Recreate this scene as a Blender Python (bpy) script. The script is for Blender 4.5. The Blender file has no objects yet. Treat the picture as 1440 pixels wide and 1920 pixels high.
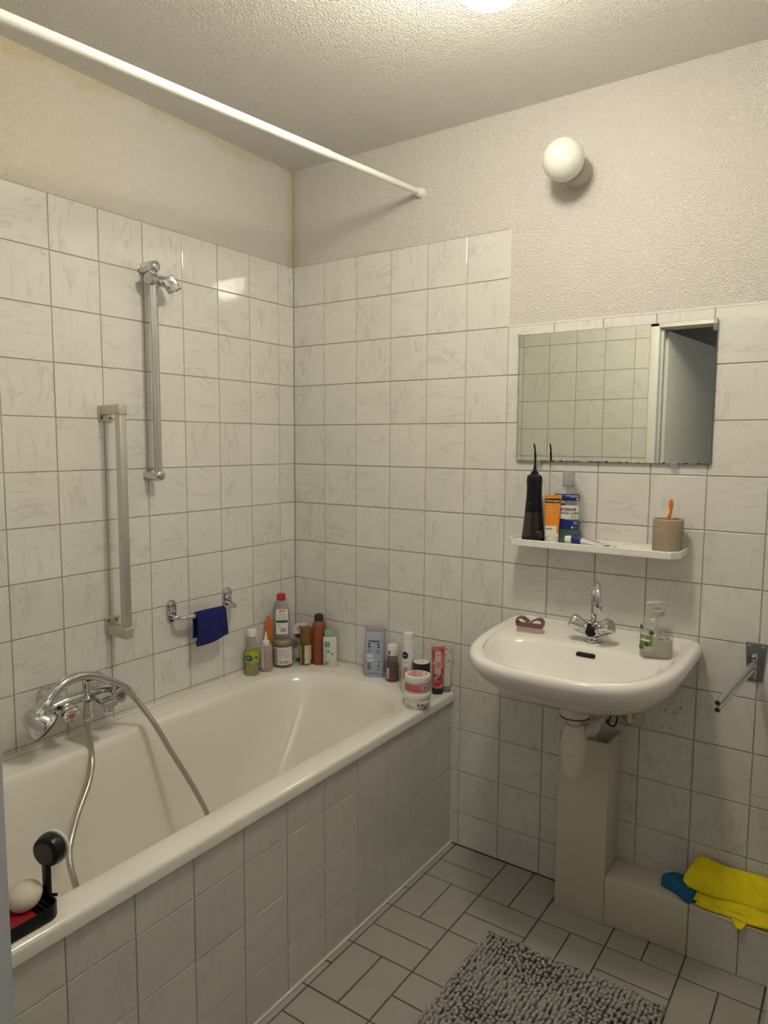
import bpy, bmesh, math, random
from mathutils import Vector, Matrix, Euler, noise
PI = math.pi
random.seed(7)
S = bpy.context.scene
COL = S.collection

# ------------------------------------------------------------------ camera
cam_d = bpy.data.cameras.new('camera'); cam = bpy.data.objects.new('camera', cam_d); COL.objects.link(cam)
CAM = Vector((1.8714, -2.0931, 1.4059))
YAW, PIT, ROL = -0.6035, -0.0983, 0.0059
_f = Vector((math.sin(YAW)*math.cos(PIT), math.cos(YAW)*math.cos(PIT), math.sin(PIT)))
_r0 = Vector((math.cos(YAW), -math.sin(YAW), 0)); _u0 = _r0.cross(_f)
_r = _r0*math.cos(ROL) + _u0*math.sin(ROL); _u = -_r0*math.sin(ROL) + _u0*math.cos(ROL)
cam.matrix_world = Matrix(((_r.x, _u.x, -_f.x, CAM.x), (_r.y, _u.y, -_f.y, CAM.y), (_r.z, _u.z, -_f.z, CAM.z), (0, 0, 0, 1)))
cam_d.sensor_fit = 'VERTICAL'; cam_d.sensor_height = 24.0; cam_d.lens = 24.0*1325.5/1920.0
cam_d.clip_start = 0.02; cam_d.clip_end = 50
S.camera = cam

# ------------------------------------------------------------------ world, exposure
w = bpy.data.worlds.new('world'); S.world = w; w.use_nodes = True
w.node_tree.nodes['Background'].inputs[0].default_value = (0.6, 0.7, 0.9, 1)
w.node_tree.nodes['Background'].inputs[1].default_value = 0.05
S.view_settings.view_transform = 'Standard'; S.view_settings.look = 'None'
S.view_settings.gamma = 1.0; S.view_settings.use_curve_mapping = False
S.view_settings.exposure = 0.0
S.cycles.sample_clamp_indirect = 30.0
LAMP_STRENGTH = 98.0
LAMP_COLOR = (1.0, 0.92, 0.72)
HALL_FILL_POWER = 12.0

# ------------------------------------------------------------------ materials
def newmat(name):
    m = bpy.data.materials.new(name); m.use_nodes = True
    return m, m.node_tree, m.node_tree.nodes['Principled BSDF']
def setp(b, **k):
    names = {'col': 'Base Color', 'rough': 'Roughness', 'metal': 'Metallic', 'spec': 'Specular IOR Level', 'trans': 'Transmission Weight',
             'ior': 'IOR', 'coat': 'Coat Weight', 'sheen': 'Sheen Weight', 'sss': 'Subsurface Weight', 'alpha': 'Alpha'}
    for a, v in k.items():
        if a == 'col' and len(v) == 3: v = (*v, 1)
        b.inputs[names[a]].default_value = v
MATS = {}
def plain(name, col, rough=0.4, metal=0.0, bump=0.0, bscale=200.0, var=0.0, vscale=30.0, **k):
    if name in MATS: return MATS[name]
    m, t, b = newmat(name); N = t.nodes; L = t.links
    setp(b, col=col, rough=rough, metal=metal, **k)
    tc = N.new('ShaderNodeTexCoord')
    if var:
        n = N.new('ShaderNodeTexNoise'); n.inputs['Scale'].default_value = vscale; n.inputs['Detail'].default_value = 3
        L.new(tc.outputs['Object'], n.inputs['Vector'])
        r = N.new('ShaderNodeMix'); r.data_type = 'RGBA'
        r.inputs[6].default_value = (*[max(0, c*(1-var)) for c in col], 1); r.inputs[7].default_value = (*[min(1, c*(1+var)) for c in col], 1)
        L.new(n.outputs['Fac'], r.inputs[0]); L.new(r.outputs[2], b.inputs['Base Color'])
    if bump:
        n = N.new('ShaderNodeTexNoise'); n.inputs['Scale'].default_value = bscale; n.inputs['Detail'].default_value = 2
        L.new(tc.outputs['Object'], n.inputs['Vector'])
        bp = N.new('ShaderNodeBump'); bp.inputs['Strength'].default_value = bump; bp.inputs['Distance'].default_value = 0.002
        L.new(n.outputs['Fac'], bp.inputs['Height']); L.new(bp.outputs['Normal'], b.inputs['Normal'])
    MATS[name] = m
    return m
def math_node(N, L, op, a, b=None):
    n = N.new('ShaderNodeMath'); n.operation = op
    for i, v in enumerate((a, b)):
        if v is None: continue
        if isinstance(v, (int, float)): n.inputs[i].default_value = v
        else: L.new(v, n.inputs[i])
    return n.outputs[0]
def ramp(N, L, src, stops):
    r = N.new('ShaderNodeValToRGB'); e = r.color_ramp.elements
    while len(e) < len(stops): e.new(0.5)
    for i, (p, c) in enumerate(stops):
        e[i].position = p; e[i].color = (*c, 1) if len(c) == 3 else c
    L.new(src, r.inputs[0]); return r.outputs[0]
def tile_material(name, base, vein, amount=1.0, rough=0.13):
    m, t, b = newmat(name); N = t.nodes; L = t.links
    tc = N.new('ShaderNodeTexCoord'); oi = N.new('ShaderNodeObjectInfo')
    rot = N.new('ShaderNodeVectorRotate'); rot.rotation_type = 'Z_AXIS'
    flip = math_node(N, L, 'GREATER_THAN', math_node(N, L, 'FRACT', math_node(N, L, 'MULTIPLY', oi.outputs['Random'], 37.3)), 0.5)
    L.new(math_node(N, L, 'MULTIPLY', flip, PI/2), rot.inputs['Angle']); L.new(tc.outputs['Object'], rot.inputs['Vector'])
    mp = N.new('ShaderNodeMapping'); mp.inputs['Scale'].default_value = (10.0, 30.0, 10.0); mp.inputs['Rotation'].default_value = (0, 0, 0.45)
    cx = N.new('ShaderNodeCombineXYZ'); L.new(math_node(N, L, 'MULTIPLY', oi.outputs['Random'], 91.0), cx.inputs[0]); L.new(math_node(N, L, 'MULTIPLY', oi.outputs['Random'], 57.0), cx.inputs[1])
    L.new(rot.outputs[0], mp.inputs['Vector'])
    add = N.new('ShaderNodeVectorMath'); add.operation = 'ADD'; L.new(mp.outputs[0], add.inputs[0]); L.new(cx.outputs[0], add.inputs[1])
    n1 = N.new('ShaderNodeTexNoise'); n1.inputs['Scale'].default_value = 1.0; n1.inputs['Detail'].default_value = 5; n1.inputs['Distortion'].default_value = 1.0
    L.new(add.outputs[0], n1.inputs['Vector'])
    n2 = N.new('ShaderNodeTexNoise'); n2.inputs['Scale'].default_value = 0.55; n2.inputs['Detail'].default_value = 2
    L.new(add.outputs[0], n2.inputs['Vector'])
    ridge = math_node(N, L, 'ABSOLUTE', math_node(N, L, 'SUBTRACT', n1.outputs['Fac'], 0.5))
    v = ramp(N, L, ridge, [(0.0, (1, 1, 1)), (0.016, (0.6, 0.6, 0.6)), (0.07, (0.0, 0.0, 0.0))])
    msk = ramp(N, L, n2.outputs['Fac'], [(0.42, (0, 0, 0)), (0.62, (1, 1, 1))])
    fac = math_node(N, L, 'MULTIPLY', math_node(N, L, 'MULTIPLY', v, msk), amount)
    mix = N.new('ShaderNodeMix'); mix.data_type = 'RGBA'
    mix.inputs[6].default_value = (*base, 1); mix.inputs[7].default_value = (*vein, 1)
    L.new(fac, mix.inputs[0])
    # slight shade difference from tile to tile
    hv = N.new('ShaderNodeHueSaturation'); L.new(mix.outputs[2], hv.inputs['Color'])
    L.new(math_node(N, L, 'ADD', math_node(N, L, 'MULTIPLY', oi.outputs['Random'], 0.05), 0.97), hv.inputs['Value'])
    L.new(hv.outputs[0], b.inputs['Base Color'])
    n3 = N.new('ShaderNodeTexNoise'); n3.inputs['Scale'].default_value = 25.0; n3.inputs['Detail'].default_value = 1
    L.new(tc.outputs['Object'], n3.inputs['Vector'])
    bp = N.new('ShaderNodeBump'); bp.inputs['Strength'].default_value = 0.12; bp.inputs['Distance'].default_value = 0.002
    L.new(n3.outputs['Fac'], bp.inputs['Height']); L.new(bp.outputs['Normal'], b.inputs['Normal'])
    setp(b, rough=rough, spec=0.8)
    MATS[name] = m; return m
def plaster_material(name, base, stain=None, scale=260.0, strength=0.85, stain_mode=None):
    m, t, b = newmat(name); N = t.nodes; L = t.links
    tc = N.new('ShaderNodeTexCoord'); setp(b, rough=0.75, col=base)
    n = N.new('ShaderNodeTexNoise'); n.inputs['Scale'].default_value = scale; n.inputs['Detail'].default_value = 3; n.inputs['Roughness'].default_value = 0.45
    L.new(tc.outputs['Object'], n.inputs['Vector'])
    hgt = ramp(N, L, n.outputs['Fac'], [(0.36, (0, 0, 0)), (0.66, (1, 1, 1))])
    bp = N.new('ShaderNodeBump'); bp.inputs['Strength'].default_value = strength; bp.inputs['Distance'].default_value = 0.0035
    L.new(hgt, bp.inputs['Height']); L.new(bp.outputs['Normal'], b.inputs['Normal'])
    sp = N.new('ShaderNodeSeparateXYZ'); L.new(tc.outputs['Object'], sp.inputs[0])
    n2 = N.new('ShaderNodeTexNoise'); n2.inputs['Scale'].default_value = 5.0; n2.inputs['Detail'].default_value = 6; n2.inputs['Roughness'].default_value = 0.65
    L.new(tc.outputs['Object'], n2.inputs['Vector'])
    cur = None
    def lay(fac, colour):
        nonlocal cur
        mx = N.new('ShaderNodeMix'); mx.data_type = 'RGBA'
        if cur is None: mx.inputs[6].default_value = (*base, 1)
        else: L.new(cur, mx.inputs[6])
        mx.inputs[7].default_value = (*colour, 1); L.new(fac, mx.inputs[0]); cur = mx.outputs[2]
    if stain_mode == 'left':
        # broad yellowing towards the front end and a rusty line under the ceiling
        d = math_node(N, L, 'SUBTRACT', 2.42, sp.outputs[2])
        wob = math_node(N, L, 'ADD', d, math_node(N, L, 'MULTIPLY', math_node(N, L, 'SUBTRACT', n2.outputs['Fac'], 0.5), 0.22))
        line = ramp(N, L, math_node(N, L, 'MULTIPLY', wob, 8.0), [(0.0, (0.62, 0.62, 0.62)), (0.16, (0.42, 0.42, 0.42)), (0.32, (0, 0, 0))])
        lay(line, (0.68, 0.57, 0.33))
        yel = ramp(N, L, math_node(N, L, 'ADD', math_node(N, L, 'MULTIPLY', sp.outputs[1], -0.55), math_node(N, L, 'MULTIPLY', n2.outputs['Fac'], 0.35)), [(0.5, (0, 0, 0)), (0.85, (0.5, 0.5, 0.5))])
        lay(yel, (0.78, 0.68, 0.46))
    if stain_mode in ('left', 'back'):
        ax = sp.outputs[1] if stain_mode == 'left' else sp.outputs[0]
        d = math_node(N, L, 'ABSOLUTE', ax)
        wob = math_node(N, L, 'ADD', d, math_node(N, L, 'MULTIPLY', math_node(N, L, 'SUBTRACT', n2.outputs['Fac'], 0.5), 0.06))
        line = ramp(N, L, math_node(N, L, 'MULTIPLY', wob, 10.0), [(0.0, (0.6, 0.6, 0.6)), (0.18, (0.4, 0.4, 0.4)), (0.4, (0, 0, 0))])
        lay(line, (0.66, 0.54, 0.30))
    if cur is not None: L.new(cur, b.inputs['Base Color'])
    MATS[name] = m; return m
def clear_material(name, tint, gloss=0.9, rough=0.03, body=0.0, body_col=(0.8, 0.8, 0.8)):
    if name in MATS: return MATS[name]
    m, t, b = newmat(name); N = t.nodes; L = t.links
    tr = N.new('ShaderNodeBsdfTransparent'); tr.inputs[0].default_value = (*tint, 1)
    gl = N.new('ShaderNodeBsdfGlossy'); gl.inputs['Roughness'].default_value = rough; gl.inputs['Color'].default_value = (gloss, gloss, gloss, 1)
    fr = N.new('ShaderNodeLayerWeight'); fr.inputs['Blend'].default_value = 0.5
    mx = N.new('ShaderNodeMixShader'); L.new(math_node(N, L, 'ADD', math_node(N, L, 'MULTIPLY', math_node(N, L, 'POWER', fr.outputs['Facing'], 4.0), 0.55), 0.045), mx.inputs[0])
    if body:
        df = N.new('ShaderNodeBsdfDiffuse'); df.inputs[0].default_value = (*body_col, 1)
        m2 = N.new('ShaderNodeMixShader'); m2.inputs[0].default_value = body
        L.new(tr.outputs[0], m2.inputs[1]); L.new(df.outputs[0], m2.inputs[2]); L.new(m2.outputs[0], mx.inputs[1])
    else: L.new(tr.outputs[0], mx.inputs[1])
    L.new(gl.outputs[0], mx.inputs[2]); L.new(mx.outputs[0], N['Material Output'].inputs[0])
    N.remove(b); MATS[name] = m; return m
def emit_material(name, col, strength):
    m = bpy.data.materials.new(name); m.use_nodes = True; N = m.node_tree.nodes; N.remove(N['Principled BSDF'])
    e = N.new('ShaderNodeEmission'); e.inputs[0].default_value = (*col, 1); e.inputs[1].default_value = strength
    m.node_tree.links.new(e.outputs[0], N['Material Output'].inputs[0]); MATS[name] = m; return m

TILE = tile_material('wall tile', (0.715, 0.708, 0.69), (0.505, 0.49, 0.465), 0.6, 0.06)
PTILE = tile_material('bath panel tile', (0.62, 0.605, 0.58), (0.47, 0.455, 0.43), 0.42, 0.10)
FTILE = plain('floor tile', (0.385, 0.372, 0.345), 0.38, var=0.05, vscale=25, bump=0.05, bscale=120)
GROUT = plain('wall grout', (0.48, 0.43, 0.36), 0.85, bump=0.3, bscale=400, var=0.22, vscale=9)
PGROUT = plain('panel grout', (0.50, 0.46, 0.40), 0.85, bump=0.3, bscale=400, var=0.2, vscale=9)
FGROUT = plain('floor grout', (0.10, 0.088, 0.07), 0.9, bump=0.3, bscale=300, var=0.35, vscale=14)
PL_L = plaster_material('plaster of left wall', (0.765, 0.735, 0.705), stain_mode='left')
PL_B = plaster_material('plaster of back wall', (0.765, 0.735, 0.705), stain_mode='back')
PL = plaster_material('plaster', (0.765, 0.735, 0.705))
PL_C = plaster_material('ceiling plaster', (0.84, 0.82, 0.80), scale=230.0, strength=0.9)
PAINT = plain('white frame paint', (0.78, 0.77, 0.74), 0.35)
DOORG = plain('grey door paint', (0.74, 0.73, 0.70), 0.45, var=0.03)
FRAMESHADE = plain('frame paint in cool shade', (0.60, 0.63, 0.68), 0.4)  # dim bluish light on the left reveal is put into this colour
ENAMEL = plain('tub enamel', (0.80, 0.78, 0.73), 0.12, coat=0.3)
CERAMIC = plain('white ceramic', (0.82, 0.80, 0.775), 0.1, coat=0.4)
CHROME = plain('chrome', (0.62, 0.62, 0.63), 0.05, 1.0)
STEEL = plain('brushed steel hose', (0.50, 0.47, 0.42), 0.32, 1.0)
ALU = plain('anodised aluminium', (0.60, 0.59, 0.56), 0.38, 0.9)
CASTM = plain('cast metal bracket', (0.58, 0.56, 0.50), 0.45, 0.75, var=0.1)
WPLAS = plain('white plastic', (0.80, 0.785, 0.765), 0.3)
WMATT = plain('white enamelled tube', (0.86, 0.85, 0.82), 0.3)
BLACK = plain('black plastic', (0.007, 0.007, 0.008), 0.30, spec=0.3)
RUBBER = plain('dark rubber', (0.02, 0.02, 0.022), 0.6)
CREAM = plain('cream painted board', (0.62, 0.575, 0.48), 0.55, var=0.06, vscale=6, bump=0.1, bscale=60)
OPAL = plain('opal glass', (0.74, 0.745, 0.70), 0.22, sss=0.0)
TAUPE = plain('taupe lamp holder', (0.47, 0.42, 0.375), 0.45)
MIRROR = plain('mirror glass', (0.80, 0.83, 0.76), 0.0, 1.0)
EDGE = plain('worn mirror edge', (0.10, 0.09, 0.08), 0.5, var=0.6, vscale=60)
CLIP = clear_material('clear clip plastic', (0.85, 0.85, 0.84), body=0.2)
SILI = plain('sealant', (0.74, 0.70, 0.62), 0.5, var=0.08, vscale=12)
LAMPM = emit_material('lit opal globe', LAMP_COLOR, LAMP_STRENGTH)
HALLM = emit_material('added hall fill light', (0.85, 0.92, 1.0), HALL_FILL_POWER)
SHADOWBLACK = plain('dark opening', (0.01, 0.01, 0.01), 0.8)

# ------------------------------------------------------------------ mesh helpers
class MB:
    def __init__(s): s.v = []; s.f = []
    def add(s, vs, fs):
        o = len(s.v); s.v += [Vector(p) for p in vs]; s.f += [[i+o for i in f] for f in fs]; return s
    def box(s, x0, x1, y0, y1, z0, z1, b=0.0):
        if b <= 0:
            return s.add([(x, y, z) for x in (x0, x1) for y in (y0, y1) for z in (z0, z1)], [(0, 1, 3, 2), (4, 6, 7, 5), (0, 4, 5, 1), (2, 3, 7, 6), (0, 2, 6, 4), (1, 5, 7, 3)])
        bm = bmesh.new(); bmesh.ops.create_cube(bm, size=1)
        for v in bm.verts: v.co = Vector(((x0+x1)/2+v.co.x*(x1-x0), (y0+y1)/2+v.co.y*(y1-y0), (z0+z1)/2+v.co.z*(z1-z0)))
        bmesh.ops.bevel(bm, geom=bm.edges[:], offset=b, segments=3, profile=0.5, affect='EDGES')
        return s.from_bm(bm)
    def from_bm(s, bm, M=None):
        bm.verts.ensure_lookup_table(); bm.verts.index_update()
        s.add([(M @ v.co) if M else v.co.copy() for v in bm.verts], [[v.index for v in f.verts] for f in bm.faces]); bm.free(); return s
    def rings(s, rs, cap0=True, cap1=True, closed=True):
        n = len(rs[0]); o = len(s.v)
        for r in rs: s.v += [Vector(p) for p in r]
        for i in range(len(rs)-1):
            for k in range(n if closed else n-1):
                a, b = o+i*n+k, o+i*n+(k+1) % n; s.f.append([a, b, b+n, a+n])
        if cap0: s.f.append([o+k for k in range(n)][::-1])
        if cap1: s.f.append([o+(len(rs)-1)*n+k for k in range(n)])
        return s
    def tube(s, pts, r, n=12, caps=True):
        pts = [Vector(p) for p in pts]; rr = r if isinstance(r, (list, tuple)) else [r]*len(pts)
        T = []
        for i in range(len(pts)):
            a = pts[max(0, i-1)]; b = pts[min(len(pts)-1, i+1)]; T.append((b-a).normalized())
        up = Vector((0, 0, 1)) if abs(T[0].z) < 0.9 else Vector((1, 0, 0))
        A = T[0].cross(up).normalized(); rs = []
        for i, p in enumerate(pts):
            A = (A - T[i]*A.dot(T[i])).normalized(); B = T[i].cross(A)
            rs.append([p + rr[i]*(math.cos(2*PI*k/n)*A + math.sin(2*PI*k/n)*B) for k in range(n)])
        return s.rings(rs, caps, caps)
    def lathe(s, prof, c=(0, 0, 0), axis=(0, 0, 1), n=32, sx=1.0, sy=1.0, p=2.0):
        # prof: (radius, height) pairs
        ax = Vector(axis).normalized(); M = Vector((0, 0, 1)).rotation_difference(ax).to_matrix(); c = Vector(c); rs = []
        for r, h in prof:
            ring = []
            for k in range(n):
                a = 2*PI*k/n; q = c + M @ Vector((*sup(a, r*sx, r*sy, p), h)); ring.append(q)
            rs.append(ring)
        return s.rings(rs, True, True)
    def sphere(s, c, r, n=24, m=14, sc=(1, 1, 1)):
        rs = []
        for i in range(1, m):
            t = PI*i/m
            rs.append([Vector(c)+Vector((r*math.sin(t)*math.cos(2*PI*k/n)*sc[0], r*math.sin(t)*math.sin(2*PI*k/n)*sc[1], -r*math.cos(t)*sc[2])) for k in range(n)])
        return s.rings(rs)
    def prism(s, pts, d, b=0.0):
        # pts: closed outline of 3D points, d: extrusion vector
        d = Vector(d); a = [Vector(p) for p in pts]
        if b <= 0: return s.rings([a, [p+d for p in a]])
        c = sum(a, Vector())/len(a); e = d.normalized()
        def ins(q, o): 
            out = []
            for p in q:
                w = (c-p); L = w.length; out.append(p + w/L*min(o, L*0.5) if L > 1e-9 else p)
            return out
        return s.rings([ins(a, b), [p+e*b*0.3 for p in ins(a, b*0.3)], [p+e*b for p in a], [p+d-e*b for p in a], [p+d-e*b*0.3 for p in ins(a, b*0.3)], [p+d for p in ins(a, b)]])
    def xf(s, M, i0=0):
        for i in range(i0, len(s.v)): s.v[i] = M @ s.v[i]
        return s
    def build(s, name, mat, parent=None, smooth=40, kind=None, fix=True):
        me = bpy.data.meshes.new(name)
        if fix:
            bm = bmesh.new(); vs = [bm.verts.new(p) for p in s.v]
            for f in s.f:
                try: bm.faces.new([vs[i] for i in f])
                except ValueError: pass
            bmesh.ops.recalc_face_normals(bm, faces=bm.faces[:]); bm.to_mesh(me); bm.free()
        else: me.from_pydata(s.v, [], s.f)
        if smooth:
            me.shade_smooth(); me.set_sharp_from_angle(angle=math.radians(smooth))
        me.materials.append(mat)
        o = bpy.data.objects.new(name, me); COL.objects.link(o)
        if parent is not None: o.parent = parent
        if kind: o['kind'] = kind
        return o
def sup(a, rx, ry, p=2.0):
    c, q = math.cos(a), math.sin(a); e = 2.0/p
    return (rx*math.copysign(abs(c)**e, c), ry*math.copysign(abs(q)**e, q))
def tag(o, label, cat, group=None):
    o['label'] = label; o['category'] = cat
    if group: o['group'] = group
    return o
def thing(name, label, cat, loc=(0, 0, 0), rz=0.0, group=None):
    o = bpy.data.objects.new(name, None); COL.objects.link(o); o.empty_display_size = 0.05
    o.location = loc; o.rotation_euler = (0, 0, rz)
    return tag(o, label, cat, group)
def struct(o): o['kind'] = 'structure'; return o
def face_cam(x, y): return math.atan2(CAM.x-x, -(CAM.y-y))
def smooth_path(pts, n=8):
    P = [Vector(p) for p in pts]; P = [P[0]*2-P[1]]+P+[P[-1]*2-P[-2]]; out = []
    for i in range(1, len(P)-2):
        for k in range(n):
            t = k/n; a, b, c, d = P[i-1:i+3]
            out.append(0.5*((2*b)+(c-a)*t+(2*a-5*b+4*c-d)*t*t+(3*b-a-3*c+d)*t**3))
    out.append(P[-2]); return out
_tx = {}
def text_geo(s, size, bold=0.0):
    key = (s, size, bold)
    if key not in _tx:
        cu = bpy.data.curves.new('t', 'FONT'); cu.body = s; cu.size = size; cu.align_x = 'CENTER'; cu.align_y = 'CENTER'; cu.resolution_u = 2; cu.offset = bold*size
        ob = bpy.data.objects.new('t', cu); COL.objects.link(ob)
        dg = bpy.context.evaluated_depsgraph_get(); me = bpy.data.meshes.new_from_object(ob.evaluated_get(dg))
        _tx[key] = ([v.co.copy() for v in me.vertices], [list(p.vertices) for p in me.polygons])
        bpy.data.objects.remove(ob); bpy.data.curves.remove(cu); bpy.data.meshes.remove(me)
    return _tx[key]

# ------------------------------------------------------------------ tiles
_tm = {}
def tile_mesh(wd, ht, mat, th=0.007, b=0.0011):
    key = (round(wd, 4), round(ht, 4), mat.name)
    if key not in _tm:
        m = MB(); hw, hh = wd/2, ht/2; b = min(b, hw*0.4, hh*0.4)
        def r(i, z): return [(-hw+i, -hh+i, z), (hw-i, -hh+i, z), (hw-i, hh-i, z), (-hw+i, hh-i, z)]
        m.rings([r(0, -th), r(0, -b), r(b*0.35, -b*0.35), r(b, 0)], False, True)
        o = m.build('tile', mat, None, 0); me = o.data; bpy.data.objects.remove(o); _tm[key] = me
    return _tm[key]
def lay_tiles(parent, org, U, V, us, vs, mat, gap=0.0030, keep=None, tilt=0.12, name='tile'):
    U, V = Vector(U), Vector(V); Nn = U.cross(V); M3 = Matrix((U, V, Nn)).transposed(); n = 0
    for i in range(len(us)-1):
        for j in range(len(vs)-1):
            u0, u1, v0, v1 = us[i], us[i+1], vs[j], vs[j+1]
            if u1-u0 < 0.006 or v1-v0 < 0.006: continue
            if keep and not keep(u0, u1, v0, v1): continue
            me = tile_mesh(u1-u0-gap, v1-v0-gap, mat)
            o = bpy.data.objects.new(name, me); COL.objects.link(o); o.parent = parent
            R3 = Euler((math.radians(random.uniform(-tilt, tilt)), math.radians(random.uniform(-tilt, tilt)), 0)).to_matrix()
            o.matrix_local = Matrix.Translation(Vector(org)+U*((u0+u1)/2)+V*((v0+v1)/2)+Nn*random.uniform(-0.0003, 0.0003)) @ (M3 @ R3).to_4x4(); n += 1
    return n
TOP = 2.0695; CEIL = 2.42; RW = 2.0; FW = -1.65; Z_RIM = 0.552; TOPR = TOP-0.30
zs = [0.0]+[TOP-0.15*k for k in range(13, -1, -1)]

# ================================================================== structure
# left wall (plane x = 0)
wl = struct(MB().box(-0.12, -0.0028, FW-0.1, 0.12, 0, CEIL).build('wall_left', GROUT, None, 0))
MB().box(-0.006, -0.0012, FW, 0.0, TOP, CEIL).build('plaster', PL_L, wl, 0)
ys = [0, 0.084]+[0.084+0.15*k for k in range(1, 11)]+[1.65]
zl = [Z_RIM]+[z for z in zs if z > Z_RIM+0.005]
# U x V must point into the room (+x): U = +y, V = +z
lay_tiles(wl, (0, 0, 0), (0, 1, 0), (0, 0, 1), [-y for y in ys[::-1]], zl, TILE)
# back wall (plane y = 0): U = -x direction gives normal -y with V = z  ->  U=(1,0,0),V=(0,0,1): U x V = (0,-1,0)
wb = struct(MB().box(-0.12, RW+0.12, 0.0028, 0.12, 0, CEIL).build('wall_back', GROUT, None, 0))
pb = MB().box(0.0, 0.901, 0.0012, 0.006, TOP, CEIL).box(0.901, RW, 0.0014, 0.006, TOPR, CEIL)
pb.build('plaster', PL_B, wb, 0)
xs = [0]+[0.151+0.15*k for k in range(0, 13)]+[RW]
def keep_b(u0, u1, v0, v1):
    if u0 > 0.89 and v0 > TOPR-0.01: return False
    if u1 < 0.71 and v1 < 0.50: return False
    return True
lay_tiles(wb, (0, 0, 0), (1, 0, 0), (0, 0, 1), xs, zs, TILE, keep=keep_b)
# thin finishing strip beside the high tiles and on top of the low ones
MB().box(0.8995, 0.9035, -0.0005, 0.004, TOPR, TOP).build('edge_sealant', SILI, wb, 0)
MB().box(0.901, RW, 0.0, 0.004, TOPR-0.001, TOPR+0.004).build('edge_sealant', SILI, wb, 0)
# old drill holes and chipped grout spots
for x_, z_ in ((1.420, 0.640), (1.448, 0.640), (1.415, 0.590), (1.436, 0.590), (1.462, 0.655)):
    MB().lathe([(0.0032, 0), (0.0032, 0.0006)], (x_, -0.0002, z_), (0, -1, 0), 12).build('drill_hole', plain('filled drill hole', (0.30, 0.26, 0.21), 0.9), wb, 0)
# right wall, mostly out of frame
wr = struct(MB().box(RW+0.0028, RW+0.12, FW-0.1, 0.12, 0, CEIL).build('wall_right', GROUT, None, 0))
MB().box(RW+0.0012, RW+0.006, FW, 0, TOPR, CEIL).build('plaster', PL, wr, 0)
lay_tiles(wr, (RW, 0, 0), (0, -1, 0), (0, 0, 1), [0.15*k for k in range(0, 12)], [z for z in zs if z < TOPR+0.01], TILE)
# front wall with the doorway the camera looks through
DX0, DX1, DZ = 0.964, 1.885, 1.985
wf = MB().box(-0.12, DX0-0.006, FW-0.1, FW-0.0028, 0, CEIL).box(DX1+0.006, RW+0.12, FW-0.1, FW-0.0028, 0, CEIL).box(DX0-0.006, DX1+0.006, FW-0.1, FW-0.0028, DZ+0.003, CEIL)
wf = struct(wf.build('wall_front', GROUT, None, 0))
MB().box(0.0, DX0-0.045, FW-0.006, FW-0.0012, TOP, CEIL).box(DX0-0.045, RW, FW-0.006, FW-0.0012, DZ+0.045, CEIL).build('plaster', PL, wf, 0)
fx = [0.0, 0.088]+[0.088+0.1515*k for k in range(1, 6)]+[DX0-0.045]
lay_tiles(wf, (0, FW, 0), (-1, 0, 0), (0, 0, 1), [-x for x in fx[::-1]], [Z_RIM]+[z+0.015 for z in zs if z > Z_RIM+0.005], TILE)
lay_tiles(wf, (0, FW, 0), (-1, 0, 0), (0, 0, 1), [-x for x in [DX1+0.045, RW][::-1]], [z for z in zs if z < TOP+.01], TILE)
# door frame and the opened leaf
d1 = struct(MB().box(DX0-0.045, DX0-0.004, FW-0.004, FW+0.0025, 0, DZ+0.041, 0.002).box(DX1+0.004, DX1+0.045, FW-0.004, FW+0.0025, 0, DZ+0.041, 0.002).box(DX0-0.045, DX1+0.045, FW-0.004, FW+0.0025, DZ+0.001, DZ+0.045, 0.002).build('door_1', PAINT, None, 40))
MB().box(DX0-0.004, DX0+0.0, FW-0.112, FW+0.0025, 0, DZ).box(DX0, DX0+0.012, FW-0.06, FW-0.03, 0, DZ-0.002).build('frame_reveal', FRAMESHADE, d1, 0)
MB().box(DX1-0.0, DX1+0.004, FW-0.112, FW+0.0025, 0, DZ).build('frame_reveal', PAINT, d1, 0)
MB().box(DX1+0.001, DX1+0.05, FW-0.112, FW-0.1, 0, DZ+0.04).box(DX0-0.05, DX0-0.005, FW-0.112, FW-0.1, 0, DZ+0.04).build('hall_side_face', PAINT, d1, 0)
MB().box(DX0-0.004, DX1+0.004, FW-0.112, FW+0.0025, DZ-0.004, DZ+0.001).build('frame_head', PAINT, d1, 0)
hx, hy = 0.940, FW-0.119; ang = math.radians(-83.5)
lf = MB().box(0, 0.86, 0, 0.04, 0.012, DZ-0.008, 0.002).build('door_leaf', DOORG, d1, 40)
lf.location = (hx, hy, 0); lf.rotation_euler = (0, 0, ang)
hd = MB().lathe([(0.024, 0), (0.024, 0.006), (0.01, 0.008), (0.01, 0.04)], (0.79, 0.04, 1.05), (0, 1, 0), 16).tube([(0.79, 0.075, 1.05), (0.67, 0.078, 1.05)], 0.009, 10).build('door_handle', ALU, lf)
# hall behind the camera
struct(MB().box(0.4, 3.0, -3.3, FW-0.1, -0.08, 0.0).build('floor_hall', plain('hall floor laminate', (0.30, 0.25, 0.20), 0.5, var=0.15, vscale=8), None, 0))
struct(MB().box(0.4, 3.0, -3.3, FW-0.1, CEIL, CEIL+0.08).build('ceiling_hall', PL, None, 0))
struct(MB().box(0.4, 3.0, -3.38, -3.3, 0, CEIL).build('wall_hall_far', PL, None, 0))
struct(MB().box(0.32, 0.4, -3.38, FW-0.1, 0, CEIL).build('wall_hall_left', PL, None, 0))
struct(MB().box(3.0, 3.08, -3.38, FW-0.1, 0, CEIL).build('wall_hall_right', PL, None, 0))
struct(MB().box(RW+0.1, 3.0, FW-0.1, FW-0.02, 0, CEIL).build('wall_hall_near', PL, None, 0))
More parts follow.
